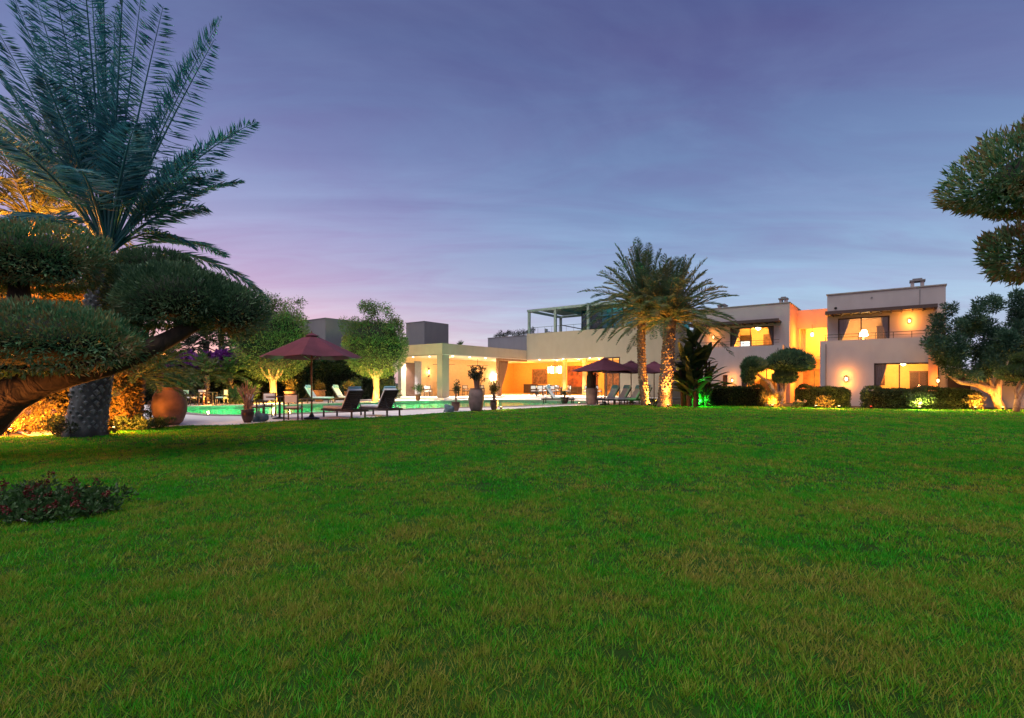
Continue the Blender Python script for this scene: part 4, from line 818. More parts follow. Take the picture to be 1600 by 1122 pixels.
# round clipped olive trees beyond the pool
def round_tree(px, Y, rpx, cy, toppy, label, trunk_r=.2):
    x, y, _ = P(px, Y); r_ = rpx * Y / 800; cz = CAMH + (598 - cy) / 800 * Y; zt = CAMH + (598 - toppy) / 800 * Y
    t = thing('olive_tree', label, 'olive tree', (x, y, 0), 'round clipped olive trees beyond the pool')
    m = MB(); zb = cz - r_ * .92; m.tube([(x, y, -.05), (x + .05, y, zb * .5), (x, y, zb), (x, y, cz)], [trunk_r * 1.5, trunk_r * 1.05, trunk_r * 1.15, trunk_r * .6], 10, rough=.15)
    for k in range(7):
        a = k * .9 + .3; q = r_ * .8; m.tube([(x, y, zb * .85), (x + math.cos(a) * q * .22, y + math.sin(a) * q * .22, zb + .15), (x + math.cos(a) * q * .8, y + math.sin(a) * q * .8, cz + .1)], [trunk_r * .7, trunk_r * .4, .03], 6)
    m.build('trunk', M_barkpale, t, smooth=True)
    d = rand_dirs(15000); d[:, 2] = np.where(d[:, 2] > .3, d[:, 2] * RNG.random(len(d)), d[:, 2]); d = unit(d); rr = RNG.random(len(d)) ** .22
    Pp = d * rr[:, None] * np.array([r_, r_, r_]); Pp[:, 2] = np.where(Pp[:, 2] > 0, Pp[:, 2] * .85, Pp[:, 2] * 1.02)
    cs = [(x + random.uniform(-.75, .75) * r_, y + random.uniform(-.7, .7) * r_, cz + r_ * random.uniform(.35, .8)) for _ in range(26)] + [(x + random.uniform(-.55, .55) * r_, y + random.uniform(-.5, .5) * r_, zt - random.uniform(.2, 1.0)) for _ in range(10)] + [(x + random.uniform(-.9, .9) * r_, y + random.uniform(-.5, .5) * r_, cz + r_ * .5 + random.uniform(0, .6)) for _ in range(10)]
    n2 = 9000; idx = RNG.integers(0, len(cs), n2); q = np.array(cs)[idx] + rand_dirs(n2) * (RNG.random(n2) ** .5 * .5)[:, None]
    C = np.concatenate([Pp + np.array([x, y, cz]), q]); D = np.concatenate([d, rand_dirs(n2)]) + RNG.normal(size=(len(C), 3)) * .5 + np.array([0, 0, .5])
    V, F = leaves(C, D, RNG.uniform(.10, .22, len(C)), RNG.uniform(.035, .06, len(C)))
    cr = npmesh('crown', V, F, F_olive, t, tint=RNG.random(len(C)))
    V2, F2 = lump((x, y, cz), (r_ * .8, r_ * .8, r_ * .72), int(px)); npmesh('shade_core', V2, F2, F_core, cr, smooth=True)
    return t
round_tree(426, 33.2, 60, 535, 462, 'large round clipped olive tree left of the near parasol')
round_tree(587, 35.6, 50, 541, 474, 'smaller round clipped olive tree right of the near parasol')
lamp('SPOT', P(418, 30.4, 636), (1, .72, .16), 1500, .1, tgt=P(426, 33.2, 560), spot=85, blend=1); lamp('SPOT', P(592, 32.6, 632), (1, .78, .22), 1100, .1, tgt=P(587, 35.6, 560), spot=85, blend=1)  # added spots brighten the crown fronts, no fixtures belong to them
# cloud pruned tree in the left foreground
t = thing('topiary_tree', 'massive cloud pruned topiary tree with low arching branch in the left foreground', 'topiary tree', P(-110, 8.4))
m = MB(); q = lambda px, py, Y=8.6: P(px, Y, py)
m.tube([q(-140, 720), q(-90, 690), q(-40, 655), q(10, 612), q(60, 592), q(110, 580), q(165, 568), q(220, 552, 8.8), q(270, 527, 9.1), q(315, 502, 9.3), q(355, 480, 9.5)], [.5, .46, .42, .36, .30, .26, .21, .17, .14, .11, .06], 14, rough=.12)
m.tube([q(60, 590), q(40, 540, 8.7), q(30, 470, 8.9), q(30, 400, 9)], [.28, .2, .17, .1], 10, rough=.15); m.tube([q(150, 570), q(190, 500, 9.2), q(225, 430, 9.8)], [.18, .13, .06], 10, rough=.15)
m.tube([q(20, 600), q(-20, 540), q(-60, 480)], [.2, .14, .1], 8)
for k in range(22):
    a = random.uniform(-60, 200); m.tube([q(a * .6 + 20, 590), q(a, random.uniform(535, 560), 8.6 + random.uniform(-.7, .7))], [.045, .015], 5)
for k in range(14):
    a = random.uniform(240, 330); m.tube([q(290, 515, 9.2), q(a, random.uniform(470, 495), 9.4 + random.uniform(-.6, .6))], [.05, .015], 5)
m.build('trunk', M_bark, t, smooth=True)
def tpad(px, py, Y, rx, ry, rz, n, L, Wd, mat, sd, flat=None, up=.55, par=None):
    return pad('foliage_pad', P(px, Y, py), (rx, ry, rz), n, L, Wd, mat, par or t, seed=sd, flat=flat, up=up, core=.82, sq=3.2 if sd < 3 else 2.5)
tpad(36, 534, 8.5, 1.88, 1.2, .56, 32000, .085, .024, F_topiary, 1, .46)
tpad(10, 408, 9.0, 1.52, 1.1, .54, 22000, .085, .024, F_topiary, 2, .36)
tpad(288, 473, 9.5, 1.08, .95, .58, 18000, .09, .02, F_topiary2, 3, .34)
tpad(362, 488, 9.5, .55, .6, .46, 6000, .09, .02, F_topiary2, 4)
tpad(238, 421, 10.6, .80, .6, .34, 8000, .09, .02, F_topiary2, 5)
tpad(215, 465, 10, .5, .5, .55, 5000, .085, .018, F_topiary2, 6)
# near cloud pruned tree at the right edge
t = thing('topiary_tree', 'cloud pruned topiary tree leaning in from the right edge with two hanging pads', 'topiary tree', (7.6, 6.4, 0))
m = MB(); m.tube([(7.6, 6.4, -.05), (7.5, 6.3, 1.2), (7.35, 6.2, 2.5), (7.1, 6.1, 3.6), (6.4, 6.0, 3.95)], [.2, .17, .14, .1, .04], 10, rough=.12); m.tube([(7.4, 6.2, 2.2), (6.9, 6.1, 2.65), (6.3, 6.0, 2.85)], [.1, .07, .03], 8); m.build('trunk', M_bark, t, smooth=True)
pad('foliage_pad', P(1680, 6.0, 284), (1.26, .9, .70), 15000, .085, .022, F_topiary, t, seed=8, up=.5, core=.66, tintbias=.03, flat=.10, sq=2.0)
pad('foliage_pad', P(1694, 6.0, 394), (1.0, .7, .42), 10000, .085, .022, F_topiary, t, seed=9, up=.5, core=.64, tintbias=.03, flat=.18, sq=2.0)
lamp('POINT', (6.9, 6.6, 1.0), (1, .42, .15), 26, .1)  # added unseen lamp beyond the right edge, warms the pad undersides
# middle cloud pruned tree before the villa
t = thing('topiary_tree', 'cloud pruned tree with umbrella shaped pads lit from below before the villa', 'topiary tree', P(1212, 27))
m = MB(); q = lambda px, py, Y=27: P(px, Y, py)
m.tube([q(1210, 636), q(1211, 615), q(1203, 600), q(1196, 594), q(1184, 585), q(1180, 575)], [.16, .13, .10, .07, .06, .04], 8, rough=.15); m.tube([q(1212, 634), q(1222, 612), q(1228, 596), q(1235, 580), q(1238, 565)], [.15, .13, .10, .09, .05], 8, rough=.15); m.tube([q(1222, 612), q(1220, 600), q(1218, 585)], [.08, .07, .04], 7)
m.tube([q(1235, 583), q(1225, 572), q(1215, 566)], [.05, .04, .03], 6); m.build('trunk', M_barkpale, t, smooth=True)
for (px, py, rx, rz, n_, fl, sd) in [(1235, 572, 1.10, .78, 9000, .04, 21), (1178, 573, .55, .42, 4000, .08, 22), (1170, 586, .28, .42, 2000, None, 23), (1226, 590, .55, .24, 4000, .16, 24)]:
    pad('foliage_pad', P(px, 27, py), (rx, rx * .8, rz), n_, .15, .045, F_topiary2, t, seed=sd, up=.7, flat=fl, sq=2.0)
# loose olive trees at the right
def loose(label, base, stems, clumps, n, Y, mat, name='olive_tree', tr=.16):
    t = thing(name, label, 'olive tree', P(base, Y), 'loose olive trees right of the villa'); m = MB()
    for s in stems: m.tube([P(p[0], Y + (p[2] if len(p) > 2 else 0), p[1]) for p in s], [tr * (1.25 - .95 * k / (len(s) - 1)) for k in range(len(s))], 8, rough=.2)
    m.build('trunk', M_barkpale, t, smooth=True)
    cen = []; rad = []
    for (px, py, r_) in clumps:
        for k in range(5): rr = r_ * Y / 800; cen.append(P(px + random.uniform(-.6, .6) * r_, Y + random.uniform(-1.1, 1.1), py + random.uniform(-.6, .6) * r_)); rad.append(rr * random.uniform(.35, .6))
    cloud('crown', cen, rad, n, .16, .045, mat, t, updir=.3); return t
loose('loose olive tree with pale forked trunk leaning left beside the villa corner', 1565, [[(1566, 642), (1556, 622), (1545, 608), (1530, 596), (1510, 588), (1490, 575)], [(1562, 636), (1548, 606), (1543, 590), (1540, 560)], [(1556, 622), (1560, 600), (1568, 580), (1575, 560)], [(1548, 610), (1525, 600), (1500, 598), (1480, 585)]],
      [(1472, 505, 20), (1462, 535, 18), (1483, 485, 12), (1480, 545, 28), (1497, 570, 26), (1505, 530, 30), (1510, 505, 16), (1535, 540, 34), (1540, 500, 26), (1530, 480, 14), (1555, 478, 20), (1560, 570, 28), (1530, 580, 22), (1575, 540, 32)], 30000, 24.6, F_oliver)
loose('taller dark olive tree at the right edge behind the forked trunk', 1622, [[(1625, 640), (1618, 600), (1606, 560), (1600, 520)]], [(1592, 470, 20), (1585, 500, 26), (1610, 480, 26), (1600, 530, 36), (1625, 520, 40), (1615, 570, 36), (1590, 575, 30), (1640, 560, 40)], 22000, 25.8, F_oliver)
t = thing('topiary_tree', 'bright green clipped pad on a forked trunk at the right edge', 'topiary tree', P(1592, 22.6))
m = MB(); q = lambda px, py, Y=22.6: P(px, Y, py); m.tube([q(1588, 643), q(1590, 625), q(1600, 606), q(1606, 590)], [.13, .11, .08, .05], 8, rough=.15); m.tube([q(1590, 625), q(1586, 610), q(1592, 600), q(1598, 588)], [.08, .06, .05, .04], 7); m.build('trunk', M_barkpale, t, smooth=True)
pad('foliage_pad', P(1602, 22.6, 584), (1.05, .8, .36), 7000, .09, .03, F_lush, t, seed=31, up=.8, flat=.2); pad('foliage_pad', P(1612, 22.6, 562), (.65, .6, .32), 3500, .09, .03, F_lush, t, seed=32, up=.8)
lamp('POINT', P(1588, 21.8, 628), (1, .35, .12), 30, .1)
# banana / strelitzia clump
for (px, Y, hh, n_, lab) in [(1072, 28.0, 3.4, 34, 'left clump of dark banana plants behind the palm trunks'), (1086, 28.4, 5.0, 40, 'tallest banana plant clump between palms and villa'), (1100, 28.0, 3.4, 30, 'right clump of banana plants above the green light'), (1083, 27.3, 2.0, 22, 'low front clump of banana leaves near the green light')]:
    x, y, _ = P(px, Y); t = thing('banana_plant', lab, 'banana plant', (x, y, 0), 'banana plants beside the villa'); m = MB()
    for k in range(4): a = k * 1.6; m.tube([(x + math.cos(a) * .2, y + math.sin(a) * .2, 0), (x + math.cos(a) * .3, y + math.sin(a) * .3, hh * random.uniform(.5, .75))], [.09, .05], 7)
    m.build('stem', M_bark, t); V = []; F = []; T = []
    for k in range(n_):
        a = random.uniform(0, 6.28); h0 = hh * random.uniform(.12, .74); e = random.uniform(.5, 1.35); L_ = random.uniform(1.1, 1.8); w = random.uniform(.13, .22)
        d = np.array([math.cos(a) * math.cos(e), math.sin(a) * math.cos(e), math.sin(e)]); s = np.array([x, y, h0]) + d * .2; sd = np.array([-math.sin(a), math.cos(a), 0]); nb = len(V); seg = 8
        for i in range(seg + 1):
            u = i / seg; c = s + d * L_ * u - np.array([0, 0, 1]) * L_ * .5 * u * u * math.cos(e) + np.array([math.cos(a), math.sin(a), 0]) * .15 * u; ww = w * (math.sin(math.pi * min(1, .06 + u * .96)) ** .6) + .012; lift = np.array([0, 0, .35 * ww])
            V += [c + sd * ww + lift, c, c - sd * ww + lift]
        for i in range(seg):
            for j in range(2): p0 = nb + i * 3 + j; F.append((p0, p0 + 1, p0 + 4, p0 + 3)); T.append(random.random())
    npmesh('leaves', V, F, F_banana, t, tint=T, smooth=True)

# ------------------------------------------------------------ hedges and shrubs
def hedge(label, p0, p1, w, h, n, L, Wd, mat, name='hedge', cat='hedge', z0=0, curl=.12, group=None, skirt=.0):
    x0, y0 = p0; x1, y1 = p1; ln = math.hypot(x1 - x0, y1 - y0); ux, uy = (x1 - x0) / ln, (y1 - y0) / ln; nx, ny = -uy, ux
    t = thing(name, label, cat, ((x0 + x1) / 2, (y0 + y1) / 2, 0), group)
    s = RNG.random(n) * ln; f = RNG.choice(4, n, p=[.48, .32, .1, .1]); a = np.zeros(n); z = np.zeros(n)
    a = np.where(f == 0, -w / 2, np.where(f == 1, (RNG.random(n) - .5) * w, (RNG.random(n) - .5) * w)); z = np.where(f == 1, h, RNG.random(n) * h)
    s = np.where(f == 2, RNG.random(n) * .12, np.where(f == 3, ln - RNG.random(n) * .12, s))
    wob = .5 * np.sin(s * 2.3 + 1) * .10 + np.sin(s * 5.1) * .04; z = z + np.where(f == 1, wob, 0); z *= 1 + wob * .2
    end = np.minimum(s, ln - s); rnd = np.clip(1 - end / .35, 0, 1) ** 2 * .25; z = z * (1 - rnd * (z > h * .6)); edge = np.clip((z / h - .75) / .25, 0, 1) ** 2 * .14
    a = np.where(f == 0, a + edge + RNG.random(n) * .16 - .03 + np.sin(s * 3.7 + z * 4) * .05, a); z = z - np.where(f == 1, RNG.random(n) * .14, 0)
    C = np.stack([x0 + ux * s + nx * a, y0 + uy * s + ny * a, z + z0], 1)
    D = np.stack([np.where(f == 0, -nx, 0), np.where(f == 0, -ny, 0), np.where(f == 1, 1., .35)], 1) + RNG.normal(size=(n, 3)) * .55
    V, F = leaves(C, D, L * RNG.uniform(.6, 1.3, n), Wd * RNG.uniform(.7, 1.3, n)); fo = npmesh('foliage', V, F, mat, t, tint=RNG.random(n))
    m = MB(); i = .14; c = [(x0 + ux * i - nx * (w / 2 - i), y0 + uy * i - ny * (w / 2 - i)), (x1 - ux * i - nx * (w / 2 - i), y1 - uy * i - ny * (w / 2 - i)), (x1 - ux * i + nx * (w / 2 - i), y1 - uy * i + ny * (w / 2 - i)), (x0 + ux * i + nx * (w / 2 - i), y0 + uy * i + ny * (w / 2 - i))]
    m.add([(p[0], p[1], z0) for p in c] + [(p[0], p[1], z0 + h - .12) for p in c], MB.BF); m.build('shade_core', F_core, fo); return t
P2 = lambda px, Y: P(px, Y)[:2]
hedge('clipped hedge between the banana plants and the uplit tree', P2(1104, 29.2), P2(1194, 28.2), 1.0, 1.08, 9000, .10, .035, F_hedge, group='clipped hedges before the villa')
hedge('short clipped hedge right of the uplit tree', P2(1243, 27.4), P2(1327, 26.3), 1.0, 1.08, 9000, .10, .035, F_hedge, group='clipped hedges before the villa')
hedge('long clipped hedge below the lit ground floor window', P2(1350, 26.0), P2(1524, 24.9), 1.0, 1.0, 16000, .10, .035, F_hedge, group='clipped hedges before the villa')
hedge('tall dark boundary hedge beyond the pool', (-23.5, 29.5), (-10.2, 42.4), 1.6, 3.0, 26000, .22, .08, F_hedgedk)
hedge('high dark hedge behind the garden wall at the right edge', (27, 29.5), (38, 24), 1.4, 2.4, 9000, .2, .07, F_hedgedk)
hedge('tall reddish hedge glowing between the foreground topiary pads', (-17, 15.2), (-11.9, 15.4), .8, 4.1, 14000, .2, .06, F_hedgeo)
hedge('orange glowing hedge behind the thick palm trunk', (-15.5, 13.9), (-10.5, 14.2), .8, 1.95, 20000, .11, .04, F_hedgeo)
def shrub(label, px, Y, r_, h, n, mat, L=.12, Wd=.04, name='shrub', cat='shrub', group=None, flowers=None, nf=60, fl=.06, up=.6, stems=True, dy=0):
    x, y, _ = P(px, Y); t = thing(name, label, cat, (x, y, 0), group)
    cen = [(x + random.uniform(-.6, .6) * r_, y + random.uniform(-.6, .6) * r_, h * random.uniform(.3, .8)) for _ in range(12)]
    cloud('foliage', cen, [max(.08, min(r_, h) * .42)] * 12, n, L, Wd, mat, t, updir=up)
    m = MB()
    for k in range(6): c = cen[k]; m.tube([(x, y, -.02), (c[0], c[1], c[2])], [.02, .008], 5)
    m.build('stem', M_bark, t)
    if flowers:
        fc = [(x + random.uniform(-.9, .9) * r_, y + random.uniform(-.9, .9) * r_, h * random.uniform(.75, 1.2)) for _ in range(max(4, nf // 10))]
        if nf > 60: cloud('flowers', fc, [fl] * len(fc), nf * 6, fl * .8, fl * .55, flowers, t, updir=.2)
        else:
            for q_ in fc: cloud('flower_head', [q_], [fl], 40, fl * .8, fl * .55, flowers, t, updir=.2)
    return t
shrub('leafy shrub glowing yellow over the lamp before the long hedge', 1436, 24.5, .55, .85, 900, F_lush, .13, .04)
shrub('small orange lit shrub at the right end of the long hedge', 1522, 24.2, .4, .75, 700, F_hedgeo, .13, .04)
shrub('spiky plant burning bright over the lamp at the cloud pruned tree', 1203, 26.7, .5, .8, 500, F_hedgeo, .3, .03, up=1.2)
shrub('small low shrub with white flowers right of the cloud pruned tree', 1246, 26.0, .35, .35, 350, F_lush, .08, .03, flowers=F_twig, nf=20)
shrub('bright green lit ground plant at the foot of the banana plants', 1093, 27.9, .55, 1.1, 900, F_lime, .3, .06, up=1.2)
shrub('small orange lit shrub before the middle hedge', 1290, 26.0, .6, .55, 600, F_hedgeo, .10, .03)
shrub('dark low shrub between the two palm trunks', 1024, 27.5, .35, .4, 400, F_hedgedk, .08, .03)
shrub('dark shrub with small pale flowers left of the thick palm trunk', 88, 12.5, .5, .55, 1500, F_hedge, .07, .025, flowers=F_twig, nf=40, fl=.05)
shrub('dark undergrowth at the right foot of the thick palm trunk', 168, 12.6, .45, .38, 1300, F_hedgedk, .08, .025)
shrub('dark undergrowth hiding the left foot of the thick palm trunk', 108, 12.1, .4, .32, 1200, F_hedgedk, .08, .025)
shrub('green ground plant between the thick palm trunk and the large jar', 212, 13.9, .55, .35, 1500, F_lush, .09, .03)
shrub('low green plant before the foot of the large jar', 248, 14.6, .4, .25, 900, F_lush, .08, .025)
shrub('orange lit bush low behind the left hedge light', 45, 13.0, .7, .8, 2500, F_hedgeo, .08, .03)
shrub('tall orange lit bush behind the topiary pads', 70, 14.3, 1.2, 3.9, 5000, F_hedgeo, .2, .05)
shrub('small white flowering plant beside the large jar', 238, 16.4, .2, .55, 300, F_lush, .07, .03, flowers=F_twig, nf=30, fl=.06)
for k, (px, Y, h_, mt) in enumerate([(268, 29.5, 2.0, F_lush), (385, 33, 1.3, F_lush), (368, 31, 1.1, F_lush), (550, 37.5, 1.7, F_hedge), (612, 38.5, 1.6, F_hedge), (475, 36, 1.2, F_hedge)]):
    shrub(['leafy green shrub at the left end of the far hedge', 'green shrub left of the large round olive tree', 'pale leaved shrub by the far dining chairs', 'dark shrub left of the smaller round olive tree', 'shrub between the smaller round olive and the veranda', 'low shrub behind the far sunbeds'][k], px, Y, .8, h_, 1400, mt, .22, .07)
shrub('purple flowering bougainvillea on top of the far hedge', 345, 33.2, 1.0, 2.95, 900, F_hedgedk, .18, .06, name='bougainvillea', cat='bougainvillea', flowers=F_purple, nf=260, fl=.28)
shrub('dim purple bougainvillea further left on the far hedge', 300, 31.6, 1.0, 2.7, 900, F_hedgedk, .18, .06, name='bougainvillea', cat='bougainvillea', flowers=F_purple, nf=90, fl=.36)
# small palms
palm('fern_palm', 'small drooping palm between the thick palm trunk and the jar', P(216, 14.7), P(222, 14.7, 590), .10, .09, 34, 1.35, F_lush, M_palmbark, M_bootb, nl=34, ll=.26, lw=.024, emin=-.3, emax=1.2, bsz=.05, brows=10, bn=7)
palm('fern_palm', 'small palm with drooping fronds arching over the large jar', P(250, 16.6), P(250, 16.6, 578), .10, .09, 36, 1.3, F_lush, M_palmbark, M_bootb, nl=34, ll=.28, lw=.03, emin=-.3, emax=1.2, bsz=.05, brows=10, bn=7)
palm('fern_palm', 'orange lit young palm beyond the pool, left of the round tree', P(324, 30.8), P(324, 30.8, 586), .12, .11, 26, 1.5, F_palmo, M_palmbark, M_bootb, nl=22, ll=.4, lw=.07, brows=8, bn=6)
palm('fern_palm', 'green young palm beyond the pool beside the orange lit one', P(360, 32), P(360, 32, 590), .12, .11, 26, 1.5, F_lush, M_palmbark, M_bootb, nl=22, ll=.4, lw=.07, brows=8, bn=6)
# crimson flowers in the lower left corner
for k, (px, Y, h_) in enumerate([(12, 5.0, .26), (40, 5.3, .30), (68, 5.2, .24), (98, 5.25, .24), (122, 5.15, .27), (152, 5.3, .26), (20, 4.75, .18), (60, 4.8, .18), (95, 4.95, .16), (135, 4.95, .14)]):
    shrub(['crimson flowered plant nearest the left edge of the picture', 'crimson flowered plant with the highest dark bloom', 'crimson flowered plant right of the highest bloom', 'dark flowered plant in the middle of the corner bed', 'crimson flowered plant left of the outermost one', 'outermost right dark flowered plant of the corner bed', 'low leafy front plant nearest the left edge', 'low dark leafy front plant above the white stone', 'low front plant in the middle of the corner bed', 'low leafy front plant at the right end of the corner bed'][k], px, Y, .34, h_ * .85, 620, F_lushdk, .05, .026, name='flowering_plant', cat='flowering plant', group='flowering plants in the left corner bed', flowers=F_flower, nf=34, fl=.03)
x, y, _ = P(42, 4.72); t = MB(); V, F = lump((x, y, .03), (.05, .035, .03), 5, k=.4, nz=8, na=12); t.v = V; t.f = F; o = t.build('white_stone', M_cush, smooth=True); tag(o, 'small pale stone in the grass below the crimson flowers', 'stone')

# ------------------------------------------------------------ pots
def pot(name, label, px, Y, prof, mat, cat='plant pot', group=None, n=28):
    x, y, _ = P(px, Y); t = thing(name, label, cat, (x, y, 0), group); m = MB(); m.lathe((x, y, 0), prof, n); m.build('body', mat, t, smooth=True)
    m = MB(); r_ = prof[-1][0]; m.lathe((x, y, prof[-1][1] - .04), [(r_ * .9, 0), (r_ * .9, .012)], n); m.build('soil', M_soil, t)
    return t, x, y, prof[-1][1]
PR = lambda r_, h: [(r_ * .62, 0), (r_ * .78, h * .12), (r_ * .95, h * .35), (r_, h * .55), (r_ * .97, h * .75), (r_ * .82, h * .93), (r_ * .80, h * .96), (r_ * .88, h), (r_ * .80, h * .99)]
BOWL = lambda r_, h: [(r_ * .55, 0), (r_ * .6, h * .05), (r_ * .85, h * .35), (r_ * .98, h * .7), (r_ * .90, h * .9), (r_ * 1.05, h * .93), (r_ * 1.05, h), (r_ * .92, h * .995)]
pot('large_jar', 'giant round terracotta jar standing at the lawn edge', 265, 15.9, [(.26, 0), (.36, .10), (.45, .36), (.48, .62), (.44, .88), (.34, 1.06), (.31, 1.12), (.34, 1.16), (.30, 1.15)], M_terra, 'jar')
pt, x, y, h = pot('tall_pot', 'big ribbed terracotta pot at the lawn edge before the veranda', 744, 23.3, [(.22, 0), (.27, .08), (.33, .3), (.36, .58), (.35, .8), (.29, .98), (.27, 1.02), (.31, 1.05), (.27, 1.04)], M_terrad)
def cactus_plant(label, x, y, z, hh, n_, mat, spread=.35, dots=6, L=.11, name='potted_plant'):
    t = thing(name, label, 'plant', (x, y, z)); m = MB(); cen = []
    for k in range(n_):
        a = random.uniform(0, 6.28); s = random.uniform(.2, 1) * spread; top = (x + math.cos(a) * s, y + math.sin(a) * s, z + hh * random.uniform(.55, 1)); mid = (x + math.cos(a) * s * .35, y + math.sin(a) * s * .35, z + hh * .4)
        m.tube([(x + math.cos(a) * .04, y + math.sin(a) * .04, z - .1), mid, top], [.028, .022, .014], 6); cen.append(top); cen.append(tuple((np.array(mid) + np.array(top)) / 2))
    m.build('stem', M_twigm, t); cloud('leaves', cen, [.09] * len(cen), n_ * dots * 6, L, .045, mat, t, updir=.5); return t
M_twigm = princ('stem_pink', (.24, .15, .12), .8)
cactus_plant('dark leafy succulent filling the big ribbed pot', x, y, h, .95, 13, F_hedgedk, .42, 9, .13)
cactus_plant('airy ochre shrub leaning right in the big ribbed pot', x + .12, y + .05, h, .75, 6, F_hedgeo, .4, 5, .09)
pt, x, y, h = pot('round_pot', 'round brown pot left of the big ribbed pot', 712, 23.6, BOWL(.20, .42), M_terra, group='small pots on the pool edge'); cactus_plant('grey succulent in the round brown pot', x, y, h, .95, 6, F_hedge, .16, 6)
pt, x, y, h = pot('round_pot', 'orange lit pot right of the big ribbed pot', 772, 24.2, BOWL(.20, .48), M_terra, group='small pots on the pool edge'); cactus_plant('orange lit bushy plant in the pot beside the yellow lamp', x, y, h, .85, 7, F_hedgeo, .22, 10, .1)
pt, x, y, h = pot('round_pot', 'small glossy dark pot at the lawn edge before the dining table', 387, 16.8, BOWL(.20, .42), M_potd, group='small pots on the pool edge')
t = thing('potted_plant', 'bare pinkish branching plant in the glossy dark pot', 'plant', (x, y, h)); m = MB()
for k in range(11):
    a = k * 2.4; s = random.uniform(.12, .42); z1 = random.uniform(.6, .98); mid = (x + math.cos(a) * s * .4, y + math.sin(a) * s * .4, h + z1 * .5); tip = (x + math.cos(a) * s, y + math.sin(a) * s, h + z1); m.tube([(x, y, h - .1), mid, tip], [.022, .017, .012], 6)
    for j in range(3): b_ = random.uniform(0, 6.28); m.tube([tuple(np.array(mid) * (1 - j * .3) + np.array(tip) * j * .3), (tip[0] + math.cos(b_) * .1, tip[1] + math.sin(b_) * .1, tip[2] - .1 * j + .06)], [.011, .007], 5)
m.build('stem', M_twigm, t); cloud('leaves', [(x, y, h + .05), (x + .07, y, h + .12), (x - .06, y + .03, h + .3)], [.13, .1, .07], 160, .07, .04, F_twig, t)
pt, x, y, h = pot('round_pot', 'small dark flowerpot beyond the pool near the cactus pot', 882, 31.2, BOWL(.26, .42), M_potd, group='small pots on the pool edge'); cactus_plant('small leafy plant in the dark flowerpot near the cactus pot', x, y, h, .4, 6, F_hedge, .2, 6)
pt, x, y, h = pot('tall_pot', 'tall dark tapered pot with a thick stem left of the far sunbeds', 924, 30.4, [(.26, 0), (.30, .1), (.33, .5), (.34, .95), (.32, 1.0)], M_terrad)
t = thing('pillar_cactus', 'thick dark cactus stem rising from the tall tapered pot', 'cactus', (x, y, h)); m = MB()
for (dx_, rr, z1) in [(-.06, .20, 1.25), (.2, .08, .9), (-.2, .09, .7)]:
    for k in range(1): m.tube([(x + dx_, y, h - .08), (x + dx_, y, h + z1 * .5), (x + dx_ * 1.1, y, h + z1)], [rr, rr * 1.05, rr * .6], 12, rough=.25)
m.build('stem', M_bark, t); cloud('leaves', [(x, y, h + 1.1), (x + .25, y, h + .8)], [.3, .25], 220, .14, .03, F_hedgedk, t)
for (px, Y, r_, hp, lab, pl, fm) in [(453, 33.8, .38, .75, 'square shouldered pot behind the first far sunbed', 'bushy orange plant behind the first far sunbed', F_hedgeo), (499, 35.2, .42, .8, 'pale round pot under a dome shaped plant', 'dome shaped red orange plant in the pale round pot', F_hedgeo), (545, 35.4, .3, .7, 'narrow pot right of the second far sunbed', 'thin leaved plant in the narrow pot', F_hedgeo), (653, 37.2, .2, .45, 'small pot at the left corner of the veranda', 'small drooping palm like plant in the veranda corner pot', F_lush)]:
    pt, x, y, h = pot('round_pot', lab, px, Y, BOWL(r_, hp), M_terra, group='pots beyond the pool')
    t = thing('potted_plant', pl, 'plant', (x, y, h)); cloud('foliage', [(x + random.uniform(-.2, .2), y, h + random.uniform(.1, .55)) for _ in range(7)], [.25] * 7, 600, .13, .04, fm, t); m = MB(); m.tube([(x, y, h - .1), (x, y, h + .4)], .02, 5); m.build('stem', M_bark, t)
for (px, Y, lab) in [(406, 17.2, 'blue grey rounded rock beside the glossy dark pot'), (702, 22.9, 'blue grey rounded rock beside the round brown pot')]:
    x, y, _ = P(px, Y); m = MB(); V, F = lump((x, y, .12), (.24, .17, .2), int(px), k=.5, nz=10, na=16, flat=.14); m.v = V; m.f = F; o = m.build('garden_rock', M_rock, smooth=True); tag(o, lab, 'rock', 'rocks at the lawn edge')

